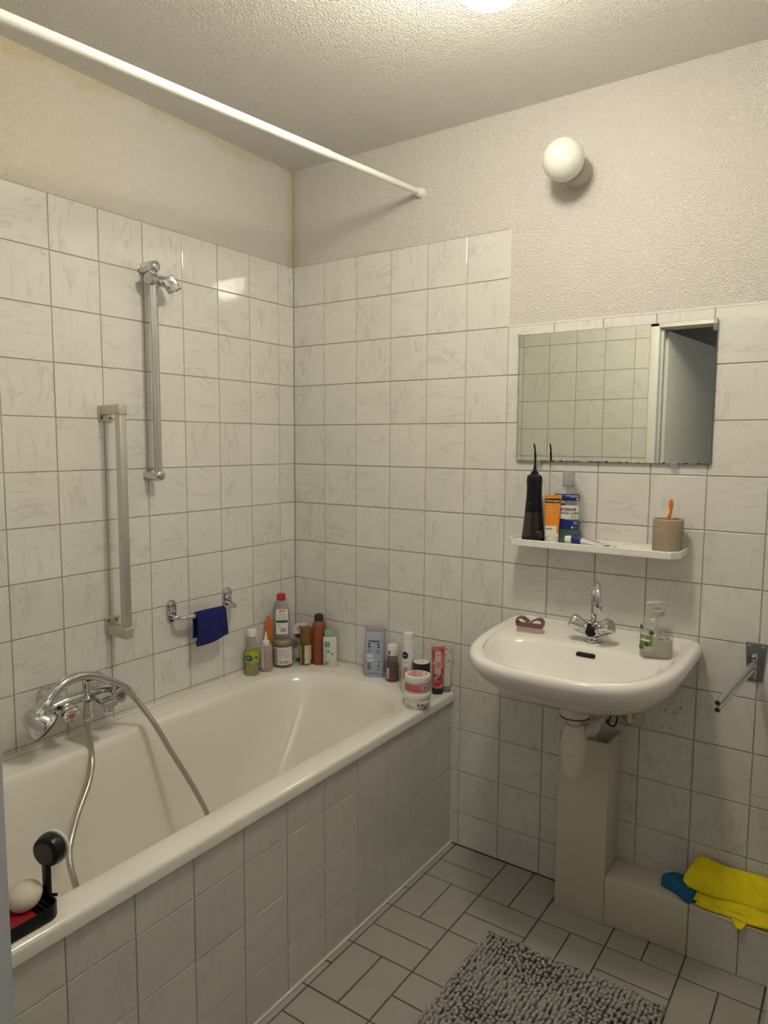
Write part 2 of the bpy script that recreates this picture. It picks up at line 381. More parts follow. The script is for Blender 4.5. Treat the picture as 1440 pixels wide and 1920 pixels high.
# ceiling
struct(MB().box(-0.12, RW+0.12, FW-0.1, 0.12, CEIL, CEIL+0.1).build('ceiling', PL_C, None, 0))
# floor: basket weave of 10 x 20 cm tiles on dark grout
fl = struct(MB().box(-0.12, RW+0.12, FW-0.1, 0.12, -0.08, -0.003).build('floor', FGROUT, None, 0))
CX, CY, CP = 0.745, -0.011, 0.196
def ftile(x0, x1, y0, y1):
    x0 = max(x0, 0.7235); x1 = min(x1, RW); y1 = min(y1, 0.0); y0 = max(y0, FW-0.1)
    if x1-x0 < 0.008 or y1-y0 < 0.008: return
    g = 0.0042
    o = bpy.data.objects.new('tile', tile_mesh(x1-x0-g, y1-y0-g, FTILE, 0.006, 0.0012)); COL.objects.link(o); o.parent = fl
    o.location = ((x0+x1)/2, (y0+y1)/2, random.uniform(-0.0004, 0.0004)); o.rotation_euler = (math.radians(random.uniform(-.1, .1)), math.radians(random.uniform(-.1, .1)), 0)
for i in range(-1, 7):
    for j in range(0, 9):
        x0, y1 = CX+CP*i, CY-CP*j; x1, y0 = x0+CP, y1-CP
        yt = -0.001 if j == 0 else y1
        if (i+j) % 2 == 0:
            ftile(x0, x1, y1-CP/2, yt); ftile(x0, x1, y0, y1-CP/2)
        else:
            ftile(x0, x0+CP/2, y0, yt); ftile(x0+CP/2, x1, y0, yt)
# tiled bath panel
PX = 0.722
wp = struct(MB().box(PX-0.05, PX-0.0026, FW, 0.0, 0.0, 0.519).build('wall_bath_panel', PGROUT, None, 0))
py = [0, 0.106]+[0.106+0.1475*k for k in range(1, 11)]+[1.65]
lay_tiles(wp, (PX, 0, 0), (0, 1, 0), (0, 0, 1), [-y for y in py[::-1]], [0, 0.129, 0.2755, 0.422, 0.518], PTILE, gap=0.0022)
# low boxed-in ledge along the back wall
LY = -0.117
tr = struct(MB().box(1.3005, RW, LY+0.006, 0.0, 0.0, 0.142).build('trim_1', PGROUT, None, 0))
MB().box(1.3005, 1.529, LY-0.0005, 0.0, 0.0, 0.1475, 0.003).build('cream_panel', CREAM, tr)
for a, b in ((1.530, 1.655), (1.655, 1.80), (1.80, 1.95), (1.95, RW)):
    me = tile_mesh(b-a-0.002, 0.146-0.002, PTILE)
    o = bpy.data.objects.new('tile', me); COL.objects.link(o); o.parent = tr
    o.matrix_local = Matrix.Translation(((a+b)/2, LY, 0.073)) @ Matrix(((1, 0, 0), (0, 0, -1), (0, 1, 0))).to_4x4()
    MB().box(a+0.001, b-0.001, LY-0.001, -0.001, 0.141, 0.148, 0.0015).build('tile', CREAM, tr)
# sealant beads along the tub
struct(MB().tube([(0.004, FW, Z_RIM+0.002), (0.004, -0.004, Z_RIM+0.002)], 0.0065, 8).tube([(0.0, -0.004, Z_RIM+0.002), (0.728, -0.004, Z_RIM+0.002)], 0.0065, 8).build('trim_2', SILI))
struct(MB().tube([(PX+0.001, FW, 0.002), (PX+0.001, 0, 0.002)], 0.004, 6).build('trim_3', SILI))
struct(MB().tube([(PX+0.001, -0.003, 0.0), (PX+0.001, -0.003, 0.52)], 0.003, 6).build('trim_4', SILI))
# ================================================================== fixtures
# ---- ceiling lamp (globe as on the wall; unseen holder given a slant to shade the ceiling)
LC = Vector((1.232, -0.826, 2.30))
t = thing('ceiling_lamp', 'lit white globe lamp on the ceiling, cut off by the top of the picture', 'lamp', (LC.x, LC.y, CEIL))
MB().sphere((0, 0, LC.z-CEIL), 0.082, 40, 24).build('globe', LAMPM, t, 80)
nx = Vector((0.30, 0.62, 0.72)).normalized(); hs = (CEIL-LC.z)/nx.z
MB().lathe([(0.052, 0.066), (0.056, 0.07), (0.056, hs-0.03)], (0, 0, LC.z-CEIL), nx, 32).build('holder', TAUPE, t)
e = nx*hs; MB().lathe([(0.075, -0.05), (0.075, 0.0)], (e.x, e.y, 0), (0, 0, 1), 36).build('ceiling_plate', TAUPE, t)
# ---- added fill light behind the camera, shaped as a hall lamp
t = thing('ceiling_lamp', 'added round cool white fill light on the unseen hall ceiling', 'lamp', (2.2, -2.7, CEIL))
MB().lathe([(0.12, -0.05), (0.14, -0.035), (0.14, -0.012)], n=36).build('diffuser', HALLM, t)
MB().lathe([(0.15, -0.014), (0.15, 0.0)], n=36).build('base', WPLAS, t)
# ---- wall lamp
t = thing('wall_lamp', 'unlit white globe lamp on a taupe holder above the mirror', 'lamp', (1.1130, 0.0, 2.190))
MB().lathe([(0.0415, -0.002), (0.0415, 0.058), (0.039, 0.064), (0.036, 0.067)], (0, 0, 0), (0, -1, 0), 36).build('holder', TAUPE, t)
MB().sphere((-0.003, -0.118, 0.003), 0.0575, 40, 24).build('globe', OPAL, t, 80)
# ---- shower curtain rail
t = thing('curtain_rail', 'white shower curtain rail running under the ceiling above the bathtub', 'curtain rail', (0.573, 0, 2.237))
a, b = 0.02, -0.079
MB().tube([(0, 0, 0), (a*1.649, -1.649, b*1.649)], 0.0098, 20).tube([(a*0.5, -0.5, b*0.5), (a*1.649, -1.649, b*1.649)], 0.0112, 20).build('tube', WMATT, t)
dv = Vector((a, -1, b)).normalized()
for k, (o_, sg) in enumerate(((Vector((0, 0, 0)), 1), (Vector((a*1.649, -1.649, b*1.649)), -1))):
    m = MB()
    for q in range(5): m.lathe([(0.017-0.001*q, 0.005*q), (0.017-0.001*q, 0.0035+0.005*q), (0.0145-0.001*q, 0.005+0.005*q)], o_, dv*sg, 24)
    m.build('end_cap', WPLAS, t)
# ---- bathtub
def rrect(x0, x1, y0, y1, r, z, n=10, rb=None):
    # rounded rectangle, rb: radius of the back (y1) corners
    rb = r if rb is None else rb; out = []
    for cx, cy, a0, q in ((x1-rb, y1-rb, 0, rb), (x0+rb, y1-rb, PI/2, rb), (x0+r, y0+r, PI, r), (x1-r, y0+r, 1.5*PI, r)):
        for k in range(n+1):
            a = a0+PI/2*k/n; out.append((cx+q*math.cos(a), cy+q*math.sin(a), z))
    return out
t = thing('bathtub', 'white enamelled bathtub built in behind a tiled panel', 'bathtub', (0, 0, 0))
zr = Z_RIM
R_ = [rrect(0.001, 0.722, FW+0.001, -0.001, 0.004, zr-0.034), rrect(0.001, 0.731, FW+0.001, -0.001, 0.006, zr-0.032), rrect(0.001, 0.732, FW+0.001, -0.001, 0.008, zr-0.010), rrect(0.001, 0.730, FW+0.001, -0.001, 0.012, zr-0.004), rrect(0.001, 0.725, FW+0.001, -0.001, 0.014, zr-0.0008), rrect(0.001, 0.719, FW+0.001, -0.001, 0.016, zr),
      rrect(0.101, 0.664, FW+0.075, -0.098, 0.17, zr, rb=0.20), rrect(0.105, 0.660, FW+0.079, -0.103, 0.17, zr-0.002, rb=0.20), rrect(0.112, 0.652, FW+0.087, -0.112, 0.17, zr-0.010, rb=0.20), rrect(0.118, 0.646, FW+0.095, -0.125, 0.165, zr-0.03, rb=0.20),
      rrect(0.130, 0.634, FW+0.115, -0.19, 0.16, zr-0.13, rb=0.19), rrect(0.142, 0.622, FW+0.135, -0.27, 0.15, zr-0.25, rb=0.18), rrect(0.155, 0.609, FW+0.155, -0.35, 0.14, zr-0.35, rb=0.17), rrect(0.172, 0.592, FW+0.18, -0.40, 0.13, zr-0.39, rb=0.16), rrect(0.21, 0.554, FW+0.23, -0.46, 0.12, zr-0.412, rb=0.14), rrect(0.30, 0.46, FW+0.45, -0.70, 0.07, zr-0.42, rb=0.07)]
MB().rings(R_, False, True).build('tub', ENAMEL, t, 50)
MB().lathe([(0.032, 0), (0.032, 0.003), (0.024, 0.004)], (0.38, -1.30, zr-0.419), n=28).build('drain', CHROME, t)
MB().lathe([(0.033, 0), (0.033, 0.006), (0.026, 0.009)], (0.131, -1.35, zr-0.10), (1, 0, -0.1), 28).build('overflow_cover', CHROME, t)
# ---- vertical slide bar with hand shower clamp
t = thing('shower_slide_bar', 'chrome slide bar with an empty hand shower clamp near its top', 'slide bar', (0, -0.686, 1.30))
m = MB()
for dy, rr_ in ((-0.007, 0.0075), (0.007, 0.0075), (0, 0.0085)): m.tube([(0.05+(0.003 if dy == 0 else 0), dy, 0.0), (0.05+(0.003 if dy == 0 else 0), dy, 0.63)], rr_, 14)
m.build('rail', CHROME, t)
for z in (0.0, 0.628):
    MB().lathe([(0.0165, 0), (0.0175, 0.002), (0.0175, 0.056), (0.0165, 0.064), (0.012, 0.069), (0.005, 0.0705)], (0, 0, z), (1, 0, 0), 28).build('wall_bracket', CHROME, t)
sl = MB().lathe([(0.0165, -0.03), (0.0185, -0.028), (0.0185, 0.022), (0.0165, 0.026)], (0.05, 0, 0.59), (0.35, -0.9, 0.0), 28).build('slider', CHROME, t)
MB().lathe([(0.014, 0), (0.016, 0.004), (0.016, 0.016), (0.012, 0.020)], (0.055, 0.018, 0.588), (0.55, 0.8, -0.1), 24).build('clamp_joint', CHROME, sl)
m = MB()
bx = MB().box(-0.014, 0.014, -0.004, 0.034, -0.032, 0.014, 0.004)
bx.xf(Matrix.Translation((0.066, 0.030, 0.580)) @ Euler((0.55, 0.0, -0.55)).to_matrix().to_4x4()); m.v, m.f = bx.v, bx.f
m.build('clamp', CHROME, sl)
m = MB().box(-0.005, 0.005, 0.018, 0.036, -0.033, 0.004, 0.001); m.xf(Matrix.Translation((0.066, 0.030, 0.580)) @ Euler((0.55, 0.0, -0.55)).to_matrix().to_4x4()); m.build('clamp_gap', RUBBER, sl)
# ---- vertical grab bar
t = thing('grab_bar', 'aluminium vertical grab bar with cast brackets left of the slide bar', 'grab bar', (0, -0.835, 0.83))
MB().box(0.068, 0.092, -0.012, 0.012, 0.02, 0.655, 0.004).build('bar', ALU, t)
for z, s_ in ((0.655, -1), (0.02, 1)):
    br = MB().box(0.0, 0.092, -0.016, 0.012, z-0.004 if s_ < 0 else z-0.026, z+0.024 if s_ < 0 else z+0.004, 0.003).box(0.0, 0.006, -0.020, 0.028, z-0.004 if s_ < 0 else z-0.024, z+0.022 if s_ < 0 else z+0.004, 0.002).build('bracket', CASTM, t)
    MB().box(0.0, 0.005, -0.020, 0.028, z-0.024 if s_ < 0 else z+0.002, z+0.002 if s_ < 0 else z+0.026, 0.0015).build('screw_plate', CASTM, br)
    MB().box(0.066, 0.095, -0.015, 0.014, z-0.006 if s_ < 0 else z-0.028, z+0.026 if s_ < 0 else z+0.006, 0.004).build('end_cap', CASTM, br)
    for yy in (-0.010, 0.018):
        zc = z-0.013 if s_ < 0 else z+0.015
        MB().lathe([(0.0042, 0.004), (0.0042, 0.0062), (0.002, 0.0068)], (0, yy, zc), (1, 0, 0), 14).build('screw', plain('rusty screw', (0.20, 0.13, 0.08), 0.6, 0.5), br)
# ---- small chrome towel bar
t = thing('towel_bar', 'small chrome towel bar with oval plates above the tub edge', 'towel bar', (0, -0.4885, 0.83))
for yy in (-0.1225, 0.1225):
    pl = MB().rings([[(x_, yy+py_, pz_+0.02) for py_, pz_ in [(lambda a: (r_*math.cos(a), r_*math.sin(a)+(0.019 if math.sin(a) > 0 else -0.019)))(2*PI*k/32) for k in range(32)]] for x_, r_ in ((0.0, 0.019), (0.005, 0.019), (0.008, 0.0165))]).build('wall_plate', CHROME, t)
    MB().lathe([(0.0145, 0.007), (0.0145, 0.011), (0.0115, 0.0125), (0.0115, 0.0105), (0.001, 0.0105)], (0, yy, 0.037), (1, 0, 0), 28).build('cover_disc', CHROME, pl)
P = [(0.004, -0.1225, 0.0), (0.030, -0.1225, 0), (0.046, -0.116, 0), (0.053, -0.100, 0), (0.053, -0.05, 0), (0.053, 0.05, 0), (0.053, 0.100, 0), (0.046, 0.116, 0), (0.030, 0.1225, 0), (0.004, 0.1225, 0)]
MB().tube(smooth_path(P, 6), 0.0085, 16).build('bar', CHROME, t)
# blue cloth folded over it
BLUE = plain('navy towelling', (0.004, 0.010, 0.115), 0.95, bump=0.5, bscale=500, var=0.25, vscale=60)
m = MB(); rs = []; n = 24
prof = []
for k in range(17):
    q = k/16
    if q < 0.42: s_ = q/0.42; prof.append((-0.0125, -0.078*(1-s_), 0))
    elif q < 0.58: a_ = (q-0.42)/0.16*PI; prof.append((-0.0125*math.cos(a_), 0.0125*math.sin(a_), 0))
    else: s_ = (q-0.58)/0.42; prof.append((0.0125+0.004*math.sin(s_*2.2), -0.100*s_, s_))
for i in range(n+1):
    u = i/n; y = -0.557+0.128*u
    o_ = []; inn = []
    for (dx, dz, s_) in prof:
        wv = 0.003*math.sin(u*9+dz*40); wd = 1.0-0.07*math.sin(PI*min(1, max(0, -dz/0.08)))+(0.10 if dz < -0.085 else 0)
        yy = -0.493+(y+0.493)*wd; zz = dz*(1.0-0.05*u+0.05*math.sin(u*5))
        o_.append((0.053+dx+wv*(-dz*10), yy, 0.83+zz)); k2 = 0.72
        inn.append((0.053+dx*k2+wv*(-dz*10), yy, 0.83+zz*0.995-(0.003 if dz > 0 else 0)))
    rs.append(o_+inn[::-1])
tag(m.rings(rs).build('wash_cloth', BLUE, None, 60), 'navy blue washcloth hung over the small chrome towel bar', 'cloth')
# ---- bath mixer tap
MY, MZ = -0.968, 0.672
t = thing('bath_mixer_tap', 'chrome two handle bath mixer on the wall above the tub edge', 'tap', (0, MY, MZ))
for dy in (-0.075, 0.075):
    MB().lathe([(0.032, 0.0), (0.032, 0.004), (0.026, 0.016), (0.015, 0.026), (0.013, 0.04), (0.013, 0.062)], (0, dy, 0.018), (1, 0, 0), 32).build('wall_rosette', CHROME, t)
MB().tube(smooth_path([(0.062, -0.105, 0.004), (0.066, -0.06, 0.012), (0.07, 0, 0.015), (0.066, 0.06, 0.012), (0.062, 0.105, 0.004)], 5), [0.017]*5+[0.018]*5+[0.019]*5+[0.018]*5+[0.017], 20).build('body', CHROME, t)
RED = plain('red index ring', (0.55, 0.02, 0.03), 0.3); BLU = plain('blue index ring', (0.01, 0.02, 0.20), 0.3); GREYP = plain('satin chrome cap', (0.42, 0.41, 0.39), 0.3, 0.8)
for dy, ix in ((-0.062, RED), (0.092, BLU)):
    ax = Vector((0.82, -0.18 if dy < 0 else 0.12, -0.38)).normalized() if dy < 0 else Vector((0.92, -0.22, -0.10)).normalized()
    c = Vector((0.072, dy, 0.004))
    m = MB(); rs = []
    for h_, r_, w_ in ((0.0, 0.012, 0), (0.010, 0.013, 0), (0.014, 0.017, 0.06), (0.032, 0.0225, 0.13), (0.042, 0.0235, 0.14), (0.046, 0.0215, 0.12), (0.047, 0.017, 0.05)):
        rs.append([Vector((r_*(1+w_*math.cos(3*2*PI*k/36))*math.cos(2*PI*k/36), r_*(1+w_*math.cos(3*2*PI*k/36))*math.sin(2*PI*k/36), h_)) for k in range(36)])
    Mx = Vector((0, 0, 1)).rotation_difference(ax).to_matrix().to_4x4(); Mx.translation = c
    h = m.rings(rs).xf(Mx).build('handle', CHROME, t)
    MB().lathe([(0.015, 0.0468), (0.015, 0.0478)], n=30).xf(Mx).build('cap', GREYP, h)
    MB().rings([[Vector((q*math.cos(2*PI*k/24)*(1+0.18*math.cos(3*2*PI*k/24)), q*math.sin(2*PI*k/24)*(1+0.18*math.cos(3*2*PI*k/24)), z_)) for k in range(24)] for q, z_ in ((0.0068, 0.0476), (0.0068, 0.0488), (0.0036, 0.0488), (0.0036, 0.0476))], False, False).xf(Mx).build('index_ring', ix, h)
MB().lathe([(0.010, 0.0), (0.0125, 0.012), (0.0135, 0.022), (0.0165, 0.045), (0.0155, 0.052), (0.008, 0.054)], (0.085, -0.004, 0.014), (0.12, 0, 1), 18).build('cradle', CHROME, t)
rs = []
for x_, hw, z0, z1 in ((0.07, 0.014, -0.004, 0.018), (0.10, 0.016, 0.0, 0.016), (0.13, 0.019, 0.0, 0.013), (0.152, 0.021, -0.004, 0.010), (0.160, 0.021, -0.008, 0.006)):
    rs.append([(x_, 0.020+s1*hw, z) for s1, z in ((-1, z0+0.003), (-0.85, z0), (0.85, z0), (1, z0+0.003), (1, z1-0.003), (0.85, z1), (-0.85, z1), (-1, z1-0.003))])
sp = MB().rings(rs).build('spout', CHROME, t)
MB().lathe([(0.0125, -0.016), (0.0125, 0.004)], (0.146, 0.020, -0.006), (0, 0, 1), 20).build('aerator', CHROME, sp)
MB().lathe([(0.0125, -0.050), (0.0135, -0.046), (0.0135, -0.030), (0.011, -0.028), (0.011, 0.0)], (0.096, -0.012, 0.004), (0, 0, 1), 6).build('hose_nut', CHROME, t)
# ---- hand shower lying across the mixer
SP = [(0.10, -1.093, 0.716), (0.10, -1.060, 0.745), (0.10, -1.016, 0.756), (0.10, -0.968, 0.748), (0.10, -0.914, 0.720), (0.10, -0.869, 0.690), (0.102, -0.852, 0.674)]
t = thing('hand_shower', 'chrome hand shower resting across the bath mixer with its head hanging left', 'hand shower', (0.10, -0.97, 0.72))
off = Matrix.Translation(Vector((-0.10, 0.97, -0.72)))
pth = smooth_path(SP, 7); rad = [0.0155-0.0055*min(1, i/(len(pth)*0.7)) for i in range(len(pth))]
MB().tube(pth, rad, 18).xf(off).build('handle', CHROME, t)
rs = []
hc = Vector((0.100, -1.111, 0.652)); hn = Vector((0.30, 0.62, -0.72)).normalized()
Mh = Vector((0, 0, 1)).rotation_difference(hn).to_matrix().to_4x4(); Mh.translation = hc
neck = Vector((0.10, -1.100, 0.705))
m = MB().lathe([(0.012, -0.056), (0.022, -0.050), (0.033, -0.032), (0.041, -0.012), (0.0435, -0.006), (0.0435, 0.004), (0.040, 0.006)], n=36).xf(Mh)
m.tube(smooth_path([(0.10, -1.083, 0.726), (0.10, -1.100, 0.708), (0.098, -1.118, 0.688), (0.096, -1.130, 0.668)], 4), [0.0165]*4+[0.021]*4+[0.026]*4+[0.028], 18)
hd = m.xf(off).build('head', CHROME, t)
MB().lathe([(0.0405, 0.004), (0.0405, 0.0085), (0.037, 0.010)], n=36).xf(off @ Mh).build('spray_face', RUBBER, hd)
MB().sphere((0.11, -1.072, 0.69), 0.006, 12, 8).xf(off).build('spray_lever', BLACK, hd)
# ---- hose
t = thing('shower_hose', 'brushed steel shower hose drooping from the mixer into the bathtub', 'hose', (0.3, -0.95, 0.14))
off = Matrix.Translation(Vector((-0.3, 0.95, -0.14)))
HP = [(0.097, -0.981, 0.640), (0.103, -0.985, 0.590), (0.122, -0.989, 0.523), (0.163, -1.026, 0.478), (0.20, -1.081, 0.432), (0.24, -1.128, 0.394), (0.262, -1.149, 0.366), (0.29, -1.159, 0.328), (0.33, -1.150, 0.25), (0.39, -1.10, 0.165), (0.45, -1.0, 0.142), (0.47, -0.88, 0.141), (0.42, -0.76, 0.144), (0.36, -0.73, 0.19), (0.30, -0.735, 0.301), (0.27, -0.744, 0.355), (0.24, -0.758, 0.410), (0.20, -0.782, 0.486), (0.16, -0.806, 0.567), (0.12, -0.829, 0.630), (0.102, -0.853, 0.673)]
pth = smooth_path(HP, 14); rad = [0.0078+(0.00035 if i % 2 else 0) for i in range(len(pth))]
MB().tube(pth, rad, 12).xf(off).build('tube', STEEL, t, 80)
for i0, i1 in ((0, 6), (len(pth)-8, len(pth)-1)):
    MB().tube(pth[i0:i1], 0.0098, 14).xf(off).build('end_sleeve', CHROME, t)
# ---- mirror
t = thing('mirror', 'rectangular wall mirror with clear clips above the small shelf', 'mirror', (1.226, 0, 1.348))
MB().box(-0.283, 0.283, -0.010, -0.005, 0.003, 0.391).build('glass', MIRROR, t, 0)
MB().box(-0.2835, 0.2835, -0.005, -0.0005, 0.0025, 0.3915).build('backing', EDGE, t, 0)
m = MB()
for k in range(60):
    x_ = random.uniform(-0.22, 0.27); L_ = random.uniform(0.002, 0.012); m.box(x_, x_+L_, -0.0104, -0.0098, 0.003, 0.003+random.uniform(0.0012, 0.0035))
m.box(-0.283, 0.283, -0.0103, -0.0098, 0.0025, 0.0038).box(-0.2835, -0.282, -0.0103, -0.0098, 0.003, 0.391).build('worn_edge', EDGE, t, 0)
MB().box(-0.283, 0.2835, -0.0104, -0.0098, 0.3895, 0.3915).build('bevel_edge', CHROME, t, 0)
for x_, z_ in ((-0.211, 0.0), (0.190, 0.0), (-0.281, 0.372), (0.279, 0.372)):
    MB().box(x_-0.011 if z_ == 0 else x_-0.005, x_+0.011 if z_ == 0 else x_+0.005, -0.013, -0.0005, z_-0.012, z_+0.006 if z_ == 0 else z_+0.022, 0.0015).build('clip', CLIP, t)
# ---- shelf
SZ = 1.1105
t = thing('bathroom_shelf', 'narrow white plastic shelf with cut corners below the mirror', 'shelf', (1.213, 0, SZ))
def oct_(hw, d, z, yb=0.001, c=0.028): return [(-hw, -yb, z), (-hw, -d+c, z), (-hw+c*0.7, -d, z), (hw-c*0.7, -d, z), (hw, -d+c, z), (hw, -yb, z)]
MB().rings([oct_(0.236, 0.110, -0.014), oct_(0.247, 0.121, -0.013), oct_(0.249, 0.123, -0.011), oct_(0.249, 0.123, 0.006), oct_(0.2475, 0.1215, 0.0075), oct_(0.2445, 0.1185, 0.0075, 0.004), oct_(0.243, 0.117, 0.006, 0.0045), oct_(0.242, 0.116, 0.0, 0.005)]).build('tray', WPLAS, t, 30)
MB().rings([[(-0.15, -0.001, -0.014), (0.15, -0.001, -0.014), (0.15, -0.06, -0.014), (-0.15, -0.06, -0.014)], [(-0.12, -0.001, -0.032), (0.12, -0.001, -0.032), (0.12, -0.025, -0.030), (-0.12, -0.025, -0.030)]]).build('bracket', WPLAS, t, 30)
# ---- washbasin
BXC, BZ = 1.230, 0.845
t = thing('washbasin', 'white ceramic washbasin hung on the tiled wall under the shelf', 'washbasin', (BXC, 0, 0))
def ring(hw, df, yc, db, z, nf=3.0, nb=3.0, tl=0.0, n=96):
    out = []
    for k in range(n):
        a = 2*PI*k/n; c, s_ = math.cos(a), math.sin(a)
        nn = nf if s_ < 0 else nb
        x, y = sup(a, hw, df if s_ < 0 else db, nn); y += yc
        out.append((x, y, z+tl*y))
    return out
TL = 0.035
def outr(hw, d, z): return ring(hw, d-0.12, -0.12, 0.119, z, 3.0, 14.0, TL)
RS = [outr(0.10, 0.28, 0.712), outr(0.16, 0.325, 0.717), outr(0.205, 0.372, 0.733), outr(0.243, 0.418, 0.758), outr(0.268, 0.460, 0.789), outr(0.281, 0.486, 0.816), outr(0.2855, 0.496, 0.832), outr(0.285, 0.496, 0.845), outr(0.281, 0.492, 0.8535), outr(0.273, 0.484, 0.8575), outr(0.262, 0.474, 0.857),
      ring(0.250, 0.338, -0.125, 0.100, 0.853, 3.0, 6.0, TL), ring(0.243, 0.170, -0.295, 0.120, 0.8505, 2.8, 3.2, TL), ring(0.236, 0.163, -0.295, 0.113, 0.847, 2.8, 3.2, TL), ring(0.229, 0.156, -0.295, 0.106, 0.838, 2.7, 3.0, TL), ring(0.215, 0.142, -0.297, 0.095, 0.810, 2.6, 2.8, TL), ring(0.185, 0.120, -0.30, 0.080, 0.770, 2.5, 2.5, TL), ring(0.13, 0.085, -0.30, 0.06, 0.742, 2.3, 2.3, TL), ring(0.06, 0.045, -0.30, 0.04, 0.733, 2, 2, TL), ring(0.022, 0.022, -0.30, 0.022, 0.730, 2, 2, TL)]
MB().rings(RS).build('basin', CERAMIC, t, 60)
m = MB().prism([(0.017+sx_*0.022+0.005*math.cos(a_), 0, 0.0045*math.sin(a_)) for sx_, a0 in ((1, -PI/2), (-1, PI/2)) for a_ in [a0+PI*k/6 for k in range(7)]], (0, -0.010, 0))
m.xf(Matrix.Translation((0, -0.190, 0.822)) @ Euler((0.25, 0, 0)).to_matrix().to_4x4()); m.build('overflow_slot', SHADOWBLACK, t)
MB().lathe([(0.021, 0.0), (0.021, 0.004), (0.014, 0.005)], (0, -0.30, 0.720), n=24).build('waste', CHROME, t)
# ---- basin tap
FX, FY, FZ = 1.247, -0.135, 0.8485
t = thing('basin_mixer_tap', 'chrome two handle tap with a swan neck spout on the washbasin', 'tap', (FX, FY, FZ))
MB().lathe([(0.026, 0.0), (0.026, 0.004), (0.019, 0.007), (0.018, 0.03), (0.021, 0.045), (0.018, 0.055)], n=28).build('body', CHROME, t)
for s_ in (-1, 1):
    ax = Vector((s_*0.78, -0.28, 0.50)).normalized()
    MB().lathe([(0.016, 0.0), (0.0165, 0.030)], (0, -0.006, 0.022), ax, 24).build('arm', CHROME, t)
    Mx = Vector((0, 0, 1)).rotation_difference(ax).to_matrix().to_4x4(); Mx.translation = Vector((0, -0.006, 0.022))
    rs = []
    for h_, r_, w_ in ((0.030, 0.017, 0), (0.036, 0.0195, 0.02), (0.062, 0.0215, 0.07), (0.068, 0.021, 0.06), (0.071, 0.018, 0.03)):
        rs.append([Vector((r_*(1+w_*math.cos(4*2*PI*k/40))*math.cos(2*PI*k/40), r_*(1+w_*math.cos(4*2*PI*k/40))*math.sin(2*PI*k/40), h_)) for k in range(40)])
    h = MB().rings(rs).xf(Mx).build('handle', CHROME, t)
    MB().lathe([(0.013, 0.0705), (0.013, 0.0722)], n=24).xf(Mx).build('cap', GREYP, h)
MB().lathe([(0.019, 0.0), (0.018, 0.006), (0.010, 0.010)], (0.0, -0.019, 0.034), (0, -0.9, 0.35), 28).build('front_cap', BLACK, t)
dr = Vector((0.40, -0.90, 0)).normalized(); P = [(0, 0, 0.04), (0, 0, 0.08), (0, 0, 0.125)]
for k in range(1, 9):
    a_ = PI*k/8; q = dr*(0.042*(1-math.cos(a_))); P.append((q.x, q.y, 0.128+0.042*math.sin(a_)))
q = dr*0.084; P.append((q.x, q.y, 0.118))
MB().tube(smooth_path(P, 4), 0.0085, 16).build('spout', CHROME, t)
MB().lathe([(0.0105, -0.026), (0.0115, -0.024), (0.0115, 0.0)], (q.x, q.y, 0.127), n=18).build('aerator', CHROME, t)
# ---- bottle trap below the basin
t = thing('bottle_trap', 'white plastic bottle trap hanging under the washbasin', 'trap', (1.228, -0.215, 0.48))
WARMW = plain('yellowed white plastic', (0.72, 0.68, 0.60), 0.35)
MB().lathe([(0.026, 0.0), (0.028, 0.004), (0.0335, 0.055), (0.0355, 0.065)], n=32).build('cup', WARMW, t)
MB().lathe([(0.0360, 0.066), (0.0345, 0.095), (0.0290, 0.125), (0.027, 0.128), (0.027, 0.145), (0.020, 0.149)], n=32).build('body', WARMW, t)
MB().lathe([(0.0185, 0.145), (0.0185, 0.165)], n=24).build('pipe', WARMW, t)
MB().lathe([(0.024, 0.160), (0.038, 0.168), (0.040, 0.172), (0.040, 0.215)], n=32).build('waste_nut', WARMW, t)
MB().lathe([(0.0405, 0.1675), (0.0405, 0.171)], n=32).build('seal_ring', RUBBER, t)
MB().tube([(0.02, 0.01, 0.115), (0.03, 0.05, 0.125), (0.03, 0.205, 0.125)], 0.016, 18).lathe([(0.024, 0), (0.024, 0.025)], (0.028, 0.04, 0.124), (0.05, 1, 0), 20).build('outlet_pipe', WARMW, t)
# supply pipe rising out of the casing
t = thing('supply_pipe', 'cream water pipe with a union rising out of the open casing', 'pipe', (1.240, -0.075, 0.30))
MB().tube([(0, 0, 0), (0, 0, 0.40)], 0.009, 16).build('tube', CREAM, t)
MB().lathe([(0.014, 0.255), (0.0155, 0.258), (0.0155, 0.275), (0.012, 0.285)], n=18).build('union', CREAM, t)
MB().lathe([(0.013, 0.31), (0.015, 0.313), (0.015, 0.375), (0.012, 0.38)], n=18).tube([(0, 0, 0.345), (0.03, -0.004, 0.345)], 0.011, 14).build('stop_valve', WARMW, t)
t = thing('pipe_cover', 'cream domed pipe cover on the wall under the washbasin right of the cable', 'pipe cover', (1.335, 0, 0.600))
MB().lathe([(0.032, 0.0), (0.032, 0.004), (0.027, 0.014), (0.016, 0.022), (0.012, 0.024)], (0, 0, 0), (0, -1, 0), 32).build('rosette', CREAM, t)
MB().tube([(0, -0.02, 0), (0, -0.05, 0.004), (-0.002, -0.06, 0.05), (-0.002, -0.06, 0.12)], 0.008, 14).build('pipe', WARMW, t)
# loose black wire
P = [(1.262, -0.05, 0.66), (1.268, -0.06, 0.610), (1.275, -0.07, 0.598), (1.288, -0.072, 0.585), (1.300, -0.07, 0.590), (1.303, -0.065, 0.612), (1.298, -0.05, 0.66)]
tag(MB().tube(smooth_path(P, 6), 0.0022, 8).tube(smooth_path([(1.258, -0.055, 0.65), (1.276, -0.07, 0.592), (1.284, -0.075, 0.606), (1.296, -0.06, 0.64)], 6), 0.002, 8).build('cable', BLACK), 'thin black cable looped under the washbasin beside the water pipe', 'cable')
